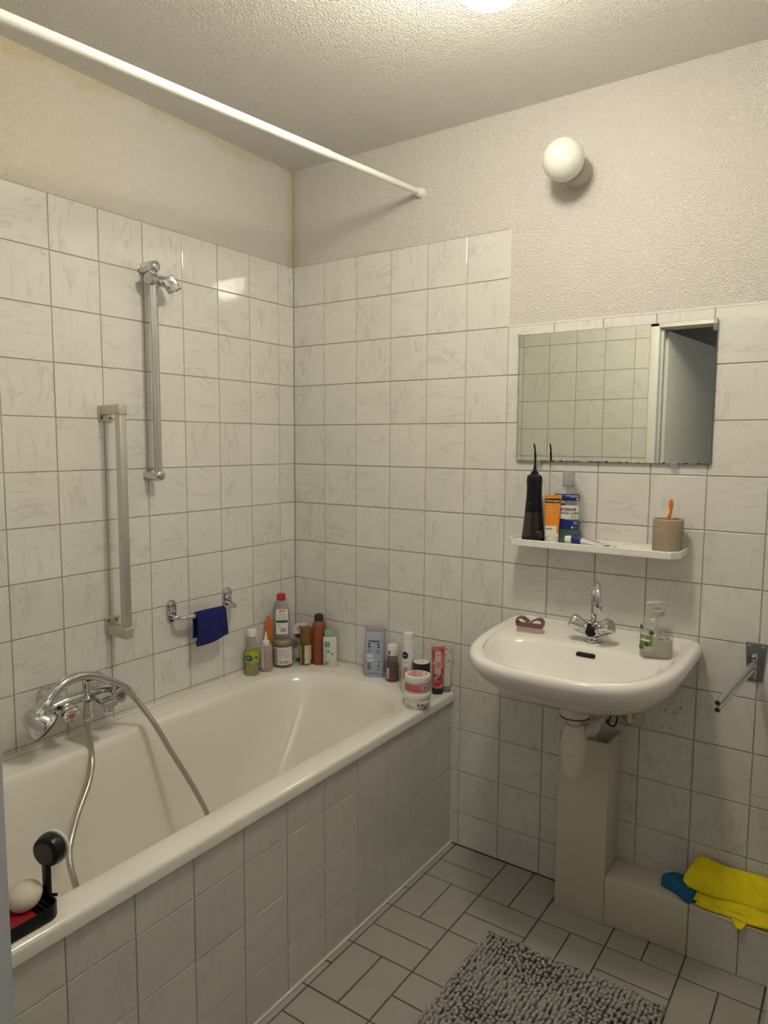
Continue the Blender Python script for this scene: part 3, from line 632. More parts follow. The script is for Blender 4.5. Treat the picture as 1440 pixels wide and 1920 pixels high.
# ---- cream pipe casing
t = thing('pipe_casing', 'tall cream painted open-topped pipe casing standing under the washbasin', 'pipe casing', (1.2255, -0.059, 0))
X0, X1, Y0, Y1, H = -0.075, 0.0745, -0.059, 0.058, 0.545
MB().box(X0, X1, Y0, Y0+0.012, 0, H, 0.0015).build('front_board', CREAM, t)
MB().box(X0, X0+0.012, Y0+0.012, Y1, 0, H, 0.0015).build('side_board', CREAM, t)
MB().box(X1-0.012, X1, Y0+0.012, Y1, 0, H, 0.0015).build('side_board', CREAM, t)
# ---- swivel towel rail on the right
t = thing('towel_rail', 'chrome swivel towel rail with two arms on a steel wall plate', 'towel rail', (1.645, 0, 0.826))
PLT = plain('dull steel plate', (0.30, 0.31, 0.33), 0.28, 0.9)
MB().rings([[(x_*k_, y_, z_*k_) for x_, z_ in ((-0.026, 0.052), (0.026, 0.052), (0.019, -0.054), (-0.019, -0.054))] for k_, y_ in ((1, -0.0005), (1, -0.004), (0.95, -0.0055))]).build('wall_plate', PLT, t, 30)
for x_, z_ in ((-0.017, 0.042), (0.017, 0.042), (0.0, -0.044)):
    MB().lathe([(0.0045, 0.005), (0.004, 0.0072), (0.001, 0.008)], (x_, 0, z_), (0, -1, 0), 14).build('screw', CHROME, t)
MB().box(-0.007, 0.007, -0.03, -0.005, 0.008, 0.022, 0.002).box(-0.007, 0.007, -0.03, -0.005, -0.030, -0.018, 0.002).tube([(0, -0.024, -0.034), (0, -0.024, 0.026)], 0.006, 12).build('hinge', CHROME, t)
for z_, e in ((0.004, (-0.034, -0.36, -0.012)), (-0.013, (-0.034, -0.36, -0.0285))):
    ar = MB().tube([(0.0, -0.024, z_), (e[0]*0.12, -0.024+(e[1]+0.024)*0.1, z_+(e[2]-z_)*0.1), e], [0.005, 0.0062, 0.0062], 16).build('arm', CHROME, t)
    dv = (Vector(e)-Vector((0, -0.024, z_))).normalized(); MB().lathe([(0.0056, -0.002), (0.0056, 0.0012), (0.004, 0.002)], e, dv, 16).build('end_plug', RUBBER, ar)
# ---- white floor cabinet that only just enters the lower right corner
t = thing('floor_cabinet', 'white floor cabinet edge peeking into the lower right corner of the picture', 'cabinet', (1.8735, -0.2725, 0))
MB().box(-0.1238, 0.1238, -0.1325, 0.1475, 0.001, 0.80, 0.003).build('body', PAINT, t)
d_ = MB().box(-0.1235, 0.1235, -0.1500, -0.1335, 0.012, 0.79, 0.003).build('door', PAINT, t)
MB().tube([(0.09, -0.150, 0.60), (0.09, -0.168, 0.605), (0.09, -0.168, 0.695), (0.09, -0.150, 0.70)], 0.004, 10).build('handle', CHROME, d_)
MB().box(-0.1238, 0.1238, -0.156, 0.1475, 0.801, 0.818, 0.003).build('top_board', PAINT, t)
# ================================================================== toiletries
class Bottle:
    """rotational / oval container; local -Y looks at the camera; profile is (radius factor, height)"""
    def __init__(s, name, label, cat, x, y, z, rz=None, sx=1.0, sy=1.0, p=2.0, group=None, tilt=None):
        s.t = thing(name, label, cat, (x, y, z), face_cam(x, y) if rz is None else rz, group)
        if tilt: s.t.rotation_euler = (tilt[0], tilt[1], s.t.rotation_euler.z)
        s.sx, s.sy, s.p = sx, sy, p
    def S(s, prof, a, z, off=0.0, p=None):
        r = prof[-1][0]
        for (r0, h0), (r1, h1) in zip(prof, prof[1:]):
            if h0 <= z <= h1:
                r = r0 if h1 == h0 else r0+(r1-r0)*(z-h0)/(h1-h0); break
        x, y = sup(a-PI/2, r*s.sx+off, r*s.sy+off, p or s.p)
        return Vector((x, y, z))
    def body(s, name, prof, mat, parent=None, n=40, smooth=40, p=None):
        m = MB(); m.rings([[s.S([(r, 0), (r, 1)], 2*PI*k/n, 0, 0, p)+Vector((0, 0, h)) for k in range(n)] for r, h in prof])
        s.prof = prof; return m.build(name, mat, parent or s.t, smooth)
    def label(s, name, mat, prof, a0, a1, z0, z1, parent=None, off=0.0006, n=20, nz=8):
        m = MB(); o = [[s.S(prof, a0+(a1-a0)*k/n, z0+(z1-z0)*j/nz, off) for k in range(n+1)] for j in range(nz+1)]
        i_ = [[s.S(prof, a0+(a1-a0)*k/n, z0+(z1-z0)*j/nz, -0.0002) for k in range(n+1)] for j in range(nz+1)]
        w_ = n+1
        vs = [q for r in o for q in r]; fs = [[j*w_+k, j*w_+k+1, (j+1)*w_+k+1, (j+1)*w_+k] for j in range(nz) for k in range(n)]
        m.add(vs, fs); return m.build(name, mat, parent or s.t, 60, fix=False)
    def printing(s, name, mat, prof, items, parent=None, off=0.0009):
        # items: ('t', text, size, angle, z, bold) | ('b', a0, a1, z0, z1) bars | ('c', a, z, r) discs
        m = MB()
        def mp(a_c, zc, x, y): 
            rr = max(0.004, abs(s.S(prof, PI/2, zc).x))
            if s.p > 2.2:   # flat-fronted bottles: keep the print undistorted across the front
                q = max(-0.985, min(0.985, (s.S(prof, a_c, zc).x+x)/rr)); return s.S(prof, math.asin(math.copysign(abs(q)**(s.p/2.0), q)), zc+y, off)
            return s.S(prof, a_c+x/rr, zc+y, off)
        for it in items:
            if it[0] == 't':
                vs, fs = text_geo(it[1], it[2], it[5] if len(it) > 5 else 0.0); m.add([mp(it[3], it[4], v.x, v.y) for v in vs], fs)
            elif it[0] == 'b':
                n = 6; vs = [s.S(prof, it[1]+(it[2]-it[1])*k/n, z_, off) for z_ in (it[3], it[4]) for k in range(n+1)]
                m.add(vs, [[k, k+1, k+n+2, k+n+1] for k in range(n)])
            elif it[0] == 'c':
                ea = it[4] if len(it) > 4 else 1.0
                m.add([mp(it[1], it[2], q*it[3]*ea*math.cos(2*PI*k/24), q*it[3]*math.sin(2*PI*k/24)) for q in (0.02, 0.35, 0.7, 1.0) for k in range(24)], [[j*24+k, j*24+(k+1) % 24, (j+1)*24+(k+1) % 24, (j+1)*24+k] for j in range(3) for k in range(24)])
        return m.build(name, mat, parent or s.t, 0, kind='stuff' if len(items) > 1 else None, fix=False)
def lines(a0, a1, z0, z1, n, h=0.26, jit=True):
    out = []; st = (z1-z0)/n
    for k in range(n):
        e = a1-(random.uniform(0, 0.35)*(a1-a0) if jit else 0); out.append(('b', a0, e, z0+st*k, z0+st*(k+h)))
    return out
def barcode(a0, a1, z0, z1, n=14):
    out = []; st = (a1-a0)/n
    for k in range(n): out.append(('b', a0+st*k, a0+st*(k+random.uniform(0.25, 0.7)), z0, z1))
    return out
INK = plain('dark ink', (0.03, 0.03, 0.035), 0.6); GINK = plain('grey ink', (0.30, 0.30, 0.30), 0.6); WINK = plain('white ink', (0.82, 0.82, 0.80), 0.5)
PAPER = plain('paper label', (0.74, 0.72, 0.68), 0.5); CLEAR = clear_material('clear plastic', (0.93, 0.93, 0.93), body=0.08)
MILKY = clear_material('milky plastic', (0.90, 0.89, 0.87), body=0.35, body_col=(0.8, 0.78, 0.75))
Z = Z_RIM

# 1 lime soap bottle
b = Bottle('soap_bottle', 'clear bottle of lime liquid soap with white cap, leftmost on the tub corner', 'bottle', 0.034, -0.278, Z)
pr = [(0.022, 0.0), (0.0255, 0.003), (0.0265, 0.02), (0.025, 0.045), (0.0275, 0.075), (0.026, 0.096), (0.017, 0.115), (0.0155, 0.135), (0.0145, 0.148)]
b.body('bottle', pr, CLEAR)
b.body('liquid', [(r*0.94, h) for r, h in [(0.022, 0.001), (0.0255, 0.004), (0.0265, 0.02), (0.025, 0.045), (0.0275, 0.075), (0.026, 0.094)]], clear_material('lime liquid', (0.72, 0.70, 0.18), body=0.45, body_col=(0.55, 0.50, 0.08)))
lb = b.label('label', plain('lime label', (0.36, 0.44, 0.04), 0.4), pr, -1.5, 1.5, 0.048, 0.092)
b.printing('logo', plain('teal print', (0.01, 0.10, 0.09), 0.4), pr, [('c', -0.45, 0.067, 0.012, 1.2), ('c', 0.55, 0.070, 0.005), ('c', 0.85, 0.064, 0.004)], lb)
b.printing('printed_text', WINK, pr, [('t', 'Vo', 0.011, -0.45, 0.069)], lb, 0.0012)
b.body('cap', [(0.0165, 0.144), (0.0172, 0.146), (0.0172, 0.164), (0.016, 0.1675), (0.012, 0.1685)], WPLAS)
# 2 dropper bottle
b = Bottle('oil_bottle', 'small clear pointed-nozzle bottle half filled with amber oil', 'bottle', 0.045, -0.217, Z)
pr = [(0.023, 0.0), (0.0245, 0.003), (0.025, 0.02), (0.025, 0.088), (0.022, 0.097), (0.013, 0.101)]
b.body('bottle', pr, MILKY)
b.body('liquid', [(r*0.95, h) for r, h in [(0.023, 0.001), (0.0245, 0.004), (0.025, 0.02), (0.025, 0.062)]], clear_material('amber oil', (0.75, 0.48, 0.12), body=0.4, body_col=(0.55, 0.30, 0.06)))
lb = b.label('label', PAPER, pr, -1.1, -0.35, 0.015, 0.085)
b.printing('printed_text', GINK, pr, lines(-1.0, -0.45, 0.03, 0.075, 7)+[('b', -0.7, -0.5, 0.017, 0.022)], lb)
b.body('cap', [(0.0135, 0.099), (0.014, 0.101), (0.0135, 0.113), (0.008, 0.117), (0.0062, 0.122), (0.0028, 0.143), (0.002, 0.149)], WPLAS)
# 3 orange comb leaning behind
ORG = plain('orange plastic', (0.62, 0.14, 0.015), 0.35)
t = thing('comb', 'orange plastic comb standing between the oil bottle and the glass jar', 'comb', (0.020, -0.190, Z), face_cam(0.020, -0.190)-0.10)
t.rotation_euler.y = math.radians(4)
MB().box(-0.012, 0.002, -0.002, 0.002, 0.001, 0.200, 0.0012).build('spine', ORG, t)
m = MB()
for k in range(42): m.box(0.001, 0.018, -0.0012, 0.0012, 0.010+k*0.0043, 0.0125+k*0.0043)
m.build('teeth', ORG, t, 0, kind='stuff')
# 4 large glass jar
b = Bottle('cosmetic_jar', 'large clear jar with brushed lid and paper label, under the red-capped bottle', 'jar', 0.056, -0.135, Z)
pr = [(0.033, 0.0), (0.0365, 0.004), (0.0375, 0.012), (0.0375, 0.080), (0.036, 0.088), (0.0345, 0.090)]
b.body('jar', pr, clear_material('greenish glass', (0.72, 0.70, 0.58), body=0.35, body_col=(0.35, 0.31, 0.20)))
lb = b.label('label', PAPER, pr, -1.25, 1.15, 0.012, 0.080)
b.printing('printed_text', GINK, pr, lines(-0.45, 0.75, 0.038, 0.074, 8), lb)
b.printing('barcode', INK, pr, barcode(-0.30, 0.45, 0.018, 0.028)+[('b', 0.62, 0.70, 0.018, 0.025)], lb)
b.printing('pattern', plain('red brown print', (0.25, 0.05, 0.04), 0.6), pr, [('c', -1.15+0.16*(k % 4), 0.016+0.005*(k//4)+0.0025*(k % 2), 0.0016, 1.4) for k in range(48)], lb)
b.body('lid', [(0.0375, 0.086), (0.039, 0.087), (0.039, 0.102), (0.0375, 0.1045), (0.036, 0.105)], plain('brushed brass lid', (0.36, 0.32, 0.21), 0.4, 0.6))
# micellar water bottle standing on the jar
b = Bottle('micellar_bottle', 'tall clear cosmetic water bottle with red cap standing on the glass jar', 'bottle', 0.052, -0.139, Z+0.1055, sx=1.0, sy=0.62, p=2.4)
pr = [(0.029, 0.0), (0.0325, 0.003), (0.0335, 0.015), (0.0335, 0.095), (0.032, 0.115), (0.027, 0.135), (0.018, 0.148), (0.015, 0.152)]
b.body('bottle', pr, clear_material('lilac clear plastic', (0.86, 0.84, 0.86), body=0.12, body_col=(0.6, 0.57, 0.6)))
lb = b.label('label', PAPER, pr, -0.55, 0.75, 0.022, 0.118)
b.printing('printed_text', GINK, pr, lines(-0.42, 0.62, 0.078, 0.108, 6)+lines(-0.42, 0.05, 0.048, 0.064, 4), lb)
b.printing('green_band', plain('green print', (0.01, 0.12, 0.06), 0.5), pr, [('b', -0.50, 0.70, 0.066, 0.076)], lb)
b.printing('barcode', INK, pr, barcode(-0.05, 0.55, 0.030, 0.045), lb)
b.printing('red_title', plain('red print', (0.45, 0.02, 0.03), 0.5), pr, [('b', -0.2, 0.4, 0.110, 0.114)], lb)
b.body('cap', [(0.0158, 0.150), (0.0168, 0.151), (0.0168, 0.171), (0.0155, 0.174), (0.010, 0.176)], plain('red plastic', (0.50, 0.02, 0.05), 0.35), p=2.0).scale = (1, 1.45, 1)
# 5 crumpled wrapper
CRW = plain('crumpled white foil', (0.66, 0.62, 0.62), 0.3, var=0.12, vscale=70)
m = MB(); rs = []
for j in range(13):
    q = j/12; ring_ = []
    wd = 0.030*(1-0.25*q)*(0.6+0.55*abs(math.sin(q*6.0+0.6))); 
    for k in range(26):
        a_ = 2*PI*k/26; d_ = 1+0.30*noise.noise(Vector((math.cos(a_)*2.2, math.sin(a_)*2.2, q*5.0)))
        ring_.append((wd*d_*math.cos(a_)*1.05+0.010*q, wd*0.62*d_*math.sin(a_), 0.128*q+0.008*noise.noise(Vector((math.cos(a_), math.sin(a_), 9+q*3)))))
    rs.append(ring_)
for q in rs[0]: pass
rs[0] = [(x_, y_, 0.0) for x_, y_, z_ in rs[0]]
t = thing('wrapper', 'crumpled white plastic wrapper squeezed into the corner behind the jars', 'wrapper', (0.070, -0.042, Z), face_cam(0.070, -0.042))
t.scale = (1.05, 0.9, 1.14)
MB().rings(rs).build('bag', CRW, t, 25)
m = MB(); vs, fs = text_geo('18', 0.020, 0.02)
Mx = Matrix.Translation((-0.010, -0.022, 0.116)) @ Euler((math.radians(68), math.radians(-35), 0)).to_matrix().to_4x4()
fl_ = MB().prism([(0.026*math.cos(2*PI*k/14)*(1+0.15*math.sin(k*2.1)), 0.018*math.sin(2*PI*k/14)*(1+0.15*math.cos(k*1.7)), 0) for k in range(14)], (0, 0, -0.004)).xf(Mx).build('flap', CRW, t, 25)
m.add([Mx @ (v+Vector((0, 0, 0.0006))) for v in vs], fs).build('printed_number', INK, fl_, 0, fix=False)
MB().prism([(-0.030, -0.022, 0.092), (-0.012, -0.024, 0.100), (0.0, -0.023, 0.086), (0.022, -0.022, 0.094), (0.020, -0.021, 0.088), (-0.004, -0.022, 0.080)], (0, -0.001, 0)).build('dark_fold', plain('dark print', (0.05, 0.03, 0.04), 0.5), t, 0)
MB().prism([(-0.022, -0.0215, 0.004), (0.022, -0.0215, 0.004), (0.022, -0.0205, 0.014), (-0.022, -0.0205, 0.012)], (0, -0.001, 0)).build('dark_edge', MATS['dark print'], t, 0)
# 6 amber bottle with brown cap
b = Bottle('amber_bottle', 'amber oil bottle with tall brown cap in the tub corner', 'bottle', 0.114, -0.069, Z)
pr = [(0.0205, 0.0), (0.022, 0.002), (0.022, 0.082), (0.020, 0.086)]
b.body('bottle', pr, clear_material('amber glass', (0.62, 0.48, 0.10), body=0.45, body_col=(0.26, 0.16, 0.015)))
lb = b.label('label', plain('cream label', (0.62, 0.55, 0.38), 0.5), pr, -0.25, 1.2, 0.006, 0.078)
lb2 = b.label('label', MATS['cream label'], pr, -1.35, -0.85, 0.006, 0.078)
b.printing('printed_text', GINK, pr, lines(0.55, 1.1, 0.030, 0.072, 8)+[('b', -0.25, 1.2, 0.022, 0.0245)], lb)
b.printing('symbol', INK, pr, [('c', 0.95, 0.013, 0.005), ('c', -1.1, 0.015, 0.003)], lb)
b.body('cap', [(0.021, 0.084), (0.0222, 0.085), (0.0222, 0.141), (0.021, 0.1445), (0.017, 0.1455)], plain('copper brown plastic', (0.21, 0.10, 0.035), 0.35))
# 7 terracotta spray can
b = Bottle('spray_can', 'terracotta spray can with black dome cap standing in the corner', 'spray can', 0.152, -0.036, Z)
pr = [(0.0245, 0.0), (0.0258, 0.002), (0.0258, 0.150), (0.024, 0.160), (0.0185, 0.169)]
c_ = b.body('can', pr, plain('terracotta lacquer', (0.29, 0.075, 0.035), 0.35))
b.printing('printed_text', plain('dark brown ink', (0.10, 0.02, 0.012), 0.5), pr, lines(-1.0, -0.85, 0.03, 0.12, 14)+[('b', -0.7, -0.3, 0.141, 0.1425), ('c', 0.95, 0.12, 0.008), ('c', 1.0, 0.035, 0.006)], c_)
b.body('cap', [(0.0175, 0.166), (0.0178, 0.170), (0.0172, 0.188), (0.014, 0.1945), (0.008, 0.197)], plain('black brown plastic', (0.022, 0.016, 0.012), 0.35))
# 8 talc bottle with mint cap
b = Bottle('powder_bottle', 'white powder bottle with mint green cap right of the spray can', 'bottle', 0.206, -0.036, Z, sx=1.0, sy=0.68, p=3.2)
pr = [(0.025, 0.0), (0.0265, 0.003), (0.0265, 0.108), (0.025, 0.114), (0.022, 0.116)]
c_ = b.body('bottle', pr, plain('white bottle plastic', (0.70, 0.70, 0.67), 0.35))
b.printing('green_print', plain('sage print', (0.22, 0.34, 0.27), 0.5), pr, [('b', -0.72, 0.0, 0.078, 0.100), ('b', -0.72, -0.05, 0.010, 0.022), ('c', -0.1, 0.062, 0.006), ('c', 0.15, 0.052, 0.005)], c_)
b.printing('printed_text', GINK, pr, lines(-0.70, -0.2, 0.024, 0.075, 10)+lines(-0.6, -0.1, 0.082, 0.097, 4), c_, 0.0013)
cp = b.body('cap', [(0.0215, 0.114), (0.0225, 0.116), (0.0225, 0.134), (0.0205, 0.139), (0.016, 0.1405)], plain('mint plastic', (0.27, 0.43, 0.34), 0.35), p=2.4)
# 9 blue-grey shampoo bottle
b = Bottle('shampoo_bottle', 'flat pale blue shampoo bottle standing alone on the back tub edge', 'bottle', 0.412, -0.030, Z, rz=0.42, sx=1.0, sy=0.55, p=3.4)
pr = [(0.034, 0.0), (0.0365, 0.003), (0.0365, 0.060), (0.0345, 0.155), (0.0325, 0.168), (0.030, 0.171)]
c_ = b.body('bottle', pr, plain('pale blue plastic', (0.40, 0.45, 0.56), 0.32))
b.printing('printed_text', plain('navy ink', (0.03, 0.04, 0.14), 0.5), pr, [('b', -0.42, 0.45, 0.134, 0.1375), ('b', -0.2, 0.25, 0.131, 0.1325)]+lines(-0.55, 0.0, 0.092, 0.106, 5)+lines(0.1, 0.55, 0.092, 0.106, 5)+lines(-0.5, -0.05, 0.030, 0.055, 9, 0.5)+lines(0.1, 0.5, 0.028, 0.036, 3)+[('c', -0.3, 0.124, 0.004), ('c', 0.3, 0.124, 0.004), ('c', -0.25, 0.114, 0.004), ('c', 0.3, 0.114, 0.004), ('c', 0.35, 0.060, 0.003), ('c', 0.3, 0.044, 0.0035)], c_)
b.printing('pale_panel', PAPER, pr, [('b', -0.60, -0.02, 0.074, 0.086), ('b', -0.55, 0.0, 0.060, 0.070)], c_)
b.printing('brand_line', plain('blue ink', (0.10, 0.14, 0.34), 0.5), pr, [('b', -0.3, 0.25, 0.014, 0.0165)], c_)
b.body('cap', [(0.0325, 0.170), (0.0335, 0.171), (0.0325, 0.180), (0.0285, 0.186), (0.020, 0.1875)], clear_material('lilac cap', (0.80, 0.78, 0.82), body=0.55, body_col=(0.56, 0.53, 0.58)))
# 10 small red-brown bottle
b = Bottle('lotion_bottle', 'small bottle of red-brown lotion with a white cap', 'bottle', 0.494, -0.034, Z)
pr = [(0.021, 0.0), (0.0235, 0.003), (0.0235, 0.050), (0.0205, 0.078), (0.018, 0.092), (0.015, 0.097)]
b.body('bottle', pr, clear_material('smoky clear plastic', (0.78, 0.70, 0.68), body=0.25, body_col=(0.30, 0.20, 0.18)))
b.body('liquid', [(r*0.95, h) for r, h in [(0.021, 0.001), (0.0235, 0.004), (0.0235, 0.050), (0.022, 0.063)]], plain('red brown lotion', (0.17, 0.055, 0.03), 0.3))
lb = b.label('label', PAPER, pr, -1.1, -0.55, 0.012, 0.050)
b.printing('barcode', GINK, pr, lines(-1.05, -0.6, 0.015, 0.047, 12, 0.55, False), lb)
b.body('cap', [(0.0175, 0.095), (0.0185, 0.097), (0.0185, 0.130), (0.0165, 0.1325)], WPLAS)
b.printing('green_square', plain('leaf green print', (0.12, 0.20, 0.03), 0.5), [(0.0185, 0.09), (0.0185, 0.14)], [('b', -0.95, -0.45, 0.100, 0.113)])
# 11 white deodorant bottle
b = Bottle('deodorant_bottle', 'slim white deodorant bottle with a round navy logo behind the stacked jars', 'bottle', 0.603, -0.102, Z)
pr = [(0.019, 0.0), (0.021, 0.003), (0.021, 0.115), (0.0185, 0.150), (0.0175, 0.186), (0.0170, 0.190)]
c_ = b.body('bottle', pr, plain('glossy white plastic', (0.78, 0.77, 0.74), 0.25))
lg = b.printing('logo_disc', plain('navy logo', (0.008, 0.018, 0.12), 0.35), pr, [('c', -0.62, 0.134, 0.0125)], c_)
b.printing('logo_text', WINK, pr, [('t', 'NIVEA', 0.0050, -0.62, 0.134, 0.0)], lg, 0.0013)
b.printing('printed_text', INK, pr, lines(-0.9, 0.0, 0.108, 0.113, 2), c_)
b.printing('pink_swirl', plain('pink print', (0.60, 0.25, 0.26), 0.4), pr, [('c', -0.45, 0.086, 0.009), ('c', -0.7, 0.075, 0.008), ('b', -1.0, -0.6, 0.05, 0.07)], c_)
b.body('cap', [(0.0168, 0.189), (0.0175, 0.191), (0.0178, 0.205), (0.0170, 0.208), (0.012, 0.2085)], WPLAS)
# 12 dark green jar
b = Bottle('cream_tub', 'dark green cream tub with a patterned pale lid behind the stacked jars', 'jar', 0.658, -0.105, Z)
pr = [(0.027, 0.0), (0.0292, 0.003), (0.0292, 0.078), (0.028, 0.080)]
c_ = b.body('tub', pr, plain('bottle green plastic', (0.008, 0.022, 0.024), 0.3))
b.body('lid', [(0.0295, 0.081), (0.0305, 0.082), (0.0305, 0.112), (0.0290, 0.1165), (0.0275, 0.117)], MATS['bottle green plastic'])
lt = b.body('lid_print', [(0.0265, 0.1165), (0.0265, 0.1176)], PAPER)
m = MB()
for k in range(16):
    a_ = random.uniform(0, 6.28); r_ = 0.024*math.sqrt(random.random()); cx_, cy_ = r_*math.cos(a_), r_*math.sin(a_); th = random.uniform(0, 3.1)
    m.add([(cx_+0.0042*math.cos(th)*u-0.0014*math.sin(th)*v, cy_+0.0042*math.sin(th)*u+0.0014*math.cos(th)*v, 0.1180) for u, v in ((-1, 0), (0, -1), (1, 0), (0, 1))], [(0, 1, 2, 3)])
m.build('leaf_print', plain('dark green ink', (0.03, 0.06, 0.03), 0.5), lt, 0, kind='stuff', fix=False)
b.printing('printed_text', GINK, pr, [('b', -0.1, 0.7, 0.060, 0.062)], c_)
# 13/14 stacked jars at the front
b = Bottle('body_butter_jar', 'white round jar with small black print on the tub edge, below the pink one', 'jar', 0.698, -0.192, Z)
pr = [(0.039, 0.0), (0.0415, 0.003), (0.0415, 0.032), (0.040, 0.034)]
c_ = b.body('jar', pr, plain('jar white plastic', (0.76, 0.75, 0.72), 0.3))
b.printing('printed_text', GINK, pr, lines(-0.85, 0.6, 0.024, 0.029, 2, 0.2)+[('t', '250 ml', 0.005, -0.75, 0.018, 0.02)], c_)
b.printing('teal_text', plain('teal ink', (0.04, 0.22, 0.22), 0.5), pr, lines(-0.9, -0.3, 0.006, 0.015, 3), c_)
b.printing('icons', INK, pr, [('c', 0.05, 0.017, 0.003), ('c', 0.2, 0.018, 0.002), ('b', 0.32, 0.45, 0.014, 0.020), ('b', 0.6, 0.66, 0.014, 0.020), ('c', 0.82, 0.018, 0.002), ('c', 0.12, 0.008, 0.002), ('c', 0.3, 0.008, 0.0025)]+barcode(0.5, 0.85, 0.005, 0.012, 8), c_)
b.body('lid', [(0.0425, 0.033), (0.0432, 0.0345), (0.0432, 0.048), (0.0420, 0.0505), (0.040, 0.051)], plain('jar lid plastic', (0.78, 0.76, 0.73), 0.3))
b = Bottle('body_butter_jar', 'white round jar with pink label and floral lid, on top of another jar', 'jar', 0.696, -0.190, Z+0.051)
pr = [(0.0385, 0.0), (0.0408, 0.003), (0.0408, 0.032), (0.040, 0.034)]
c_ = b.body('jar', pr, MATS['jar white plastic'])
lb = b.label('label', plain('pink label', (0.62, 0.20, 0.22), 0.4), pr, -1.5, 1.5, 0.007, 0.031)
b.label('label', plain('rose label', (0.55, 0.10, 0.13), 0.4), pr, -1.5, 0.25, 0.007, 0.016, off=0.0008)
b.label('barcode_patch', PAPER, pr, 0.35, 0.95, 0.012, 0.028, off=0.0009)
b.printing('barcode', INK, pr, barcode(0.42, 0.88, 0.014, 0.026, 7), lb, 0.0013)
b.printing('printed_text', plain('dark red ink', (0.28, 0.03, 0.06), 0.5), pr, lines(-1.3, 0.2, 0.018, 0.030, 6), lb, 0.0012)
b.body('lid', [(0.0415, 0.033), (0.0424, 0.0345), (0.0424, 0.051), (0.0412, 0.0545), (0.038, 0.0555)], MATS['jar lid plastic'])
lt = b.body('lid_print', [(0.0335, 0.0552), (0.0335, 0.0562)], plain('rose cream', (0.62, 0.36, 0.32), 0.4))
for nm, mt, cnt in (('petals', plain('salmon print', (0.58, 0.14, 0.10), 0.5), 10), ('leaves', plain('grey green print', (0.22, 0.24, 0.18), 0.5), 8), ('petals', WINK, 6)):
    m = MB()
    for k in range(cnt):
        a_ = random.uniform(0, 6.28); r_ = 0.027*math.sqrt(random.random()); cx_, cy_ = r_*math.cos(a_), r_*math.sin(a_); s_ = random.uniform(0.003, 0.0065)
        m.add([(cx_+s_*math.cos(2*PI*q/10), cy_+s_*0.6*math.sin(2*PI*q/10), 0.0564+0.0001*k) for q in range(10)], [list(range(10))])
    m.build(nm, mt, lt, 0, kind='stuff', fix=False)
# 15/16 standing tubes
def std_tube(name, label, x, y, wdt, h, mats, cap_h, rz=None, lean=0.0, z=Z, depth=0.012):
    t = thing(name, label, 'tube', (x, y, z), face_cam(x, y) if rz is None else rz); t.rotation_euler.x = lean
    hw = wdt/2
    def sec(q, zz):
        # q: 0 round cap end, 1 flat crimp
        rx = hw*(0.80+0.20*q); ry = max(0.0012, depth*(1-q)); return [(*sup(2*PI*k/32, rx, ry, 2.0+q*1.5), zz) for k in range(32)]
    bd = MB().rings([sec(max(0, (k/10)), cap_h+(h-cap_h-0.010)*k/10) for k in range(11)]+[sec(1, h)]).build('tube', mats[0], t, 50)
    MB().rings([[(*sup(2*PI*k/32, hw*0.80*g, depth*g, 2), zz) for k in range(32)] for g, zz in ((0.93, 0), (1.0, 0.002), (1.03, cap_h-0.001), (1.0, cap_h)) ]).build('cap', mats[1], t)
    def fy(zz):
        q = max(0, min(1, (zz-cap_h)/(h-cap_h-0.010))); return -max(0.0012, depth*(1-q))
    return t, bd, fy
def patch(fy, x0, x1, z0, z1, name, mat, parent, off=0.0006, n=6, nx=6, depth=0.012, hw=0.025):
    m = MB(); vs = []; fs = []
    for j in range(n+1):
        for k in range(nx+1):
            zz = z0+(z1-z0)*j/n; x_ = x0+(x1-x0)*k/nx; e = math.sqrt(max(0.0, 1-(x_/(hw*1.02))**2)); vs.append((x_, fy(zz)*max(0.35, e)-off, zz))
    for j in range(n):
        for k in range(nx): a_ = j*(nx+1)+k; fs.append((a_, a_+1, a_+nx+2, a_+nx+1))
    return m.add(vs, fs).build(name, mat, parent, 0, fix=False)
def flat_text(fy, s_, size, x, z, name, mat, parent, bold=0.0, off=0.001):
    vs, fs = text_geo(s_, size, bold); return MB().add([(x+v.x, fy(z+v.y)-off, z+v.y) for v in vs], fs).build(name, mat, parent, 0, fix=False)
t, bd, fy = std_tube('hand_cream_tube', 'pink floral cream tube with dark green cap at the tub end', 0.694, -0.056, 0.047, 0.166, (plain('floral rose tube', (0.60, 0.19, 0.20), 0.35), plain('forest green plastic', (0.012, 0.03, 0.015), 0.35)), 0.022, rz=0.62, lean=0.03)
rnd = random.Random(3)
for nm, mt, cnt, s0 in (('petal_print', plain('crimson print', (0.50, 0.03, 0.09), 0.4), 26, 0.007), ('petal_print', plain('blush print', (0.74, 0.42, 0.42), 0.4), 12, 0.006), ('leaf_print', plain('dark leaf print', (0.03, 0.07, 0.035), 0.4), 9, 0.006)):
    m = MB()
    for k in range(cnt):
        x_ = rnd.uniform(-0.017, 0.017); z_ = rnd.uniform(0.030, 0.155); s_ = rnd.uniform(0.5, 1)*s0; th = rnd.uniform(0, 3)
        vs = []
        for q in range(12):
            a_ = 2*PI*q/12; u = s_*math.cos(a_)*1.2; v = s_*math.sin(a_)*0.7; X_ = x_+u*math.cos(th)-v*math.sin(th); Z_ = z_+u*math.sin(th)+v*math.cos(th)
            X_ = max(-0.019, min(0.019, X_)); e = math.sqrt(max(0, 1-(X_/0.024)**2)); vs.append((X_, fy(Z_)*max(0.35, e)-0.0007-0.00002*k, Z_))
        m.add(vs, [list(range(12))])
    m.build(nm, mt, bd, 0, kind='stuff', fix=False)
patch(fy, -0.0115, 0.0105, 0.072, 0.150, 'label_panel', plain('pale pink label', (0.74, 0.52, 0.47), 0.45), bd, 0.0022)
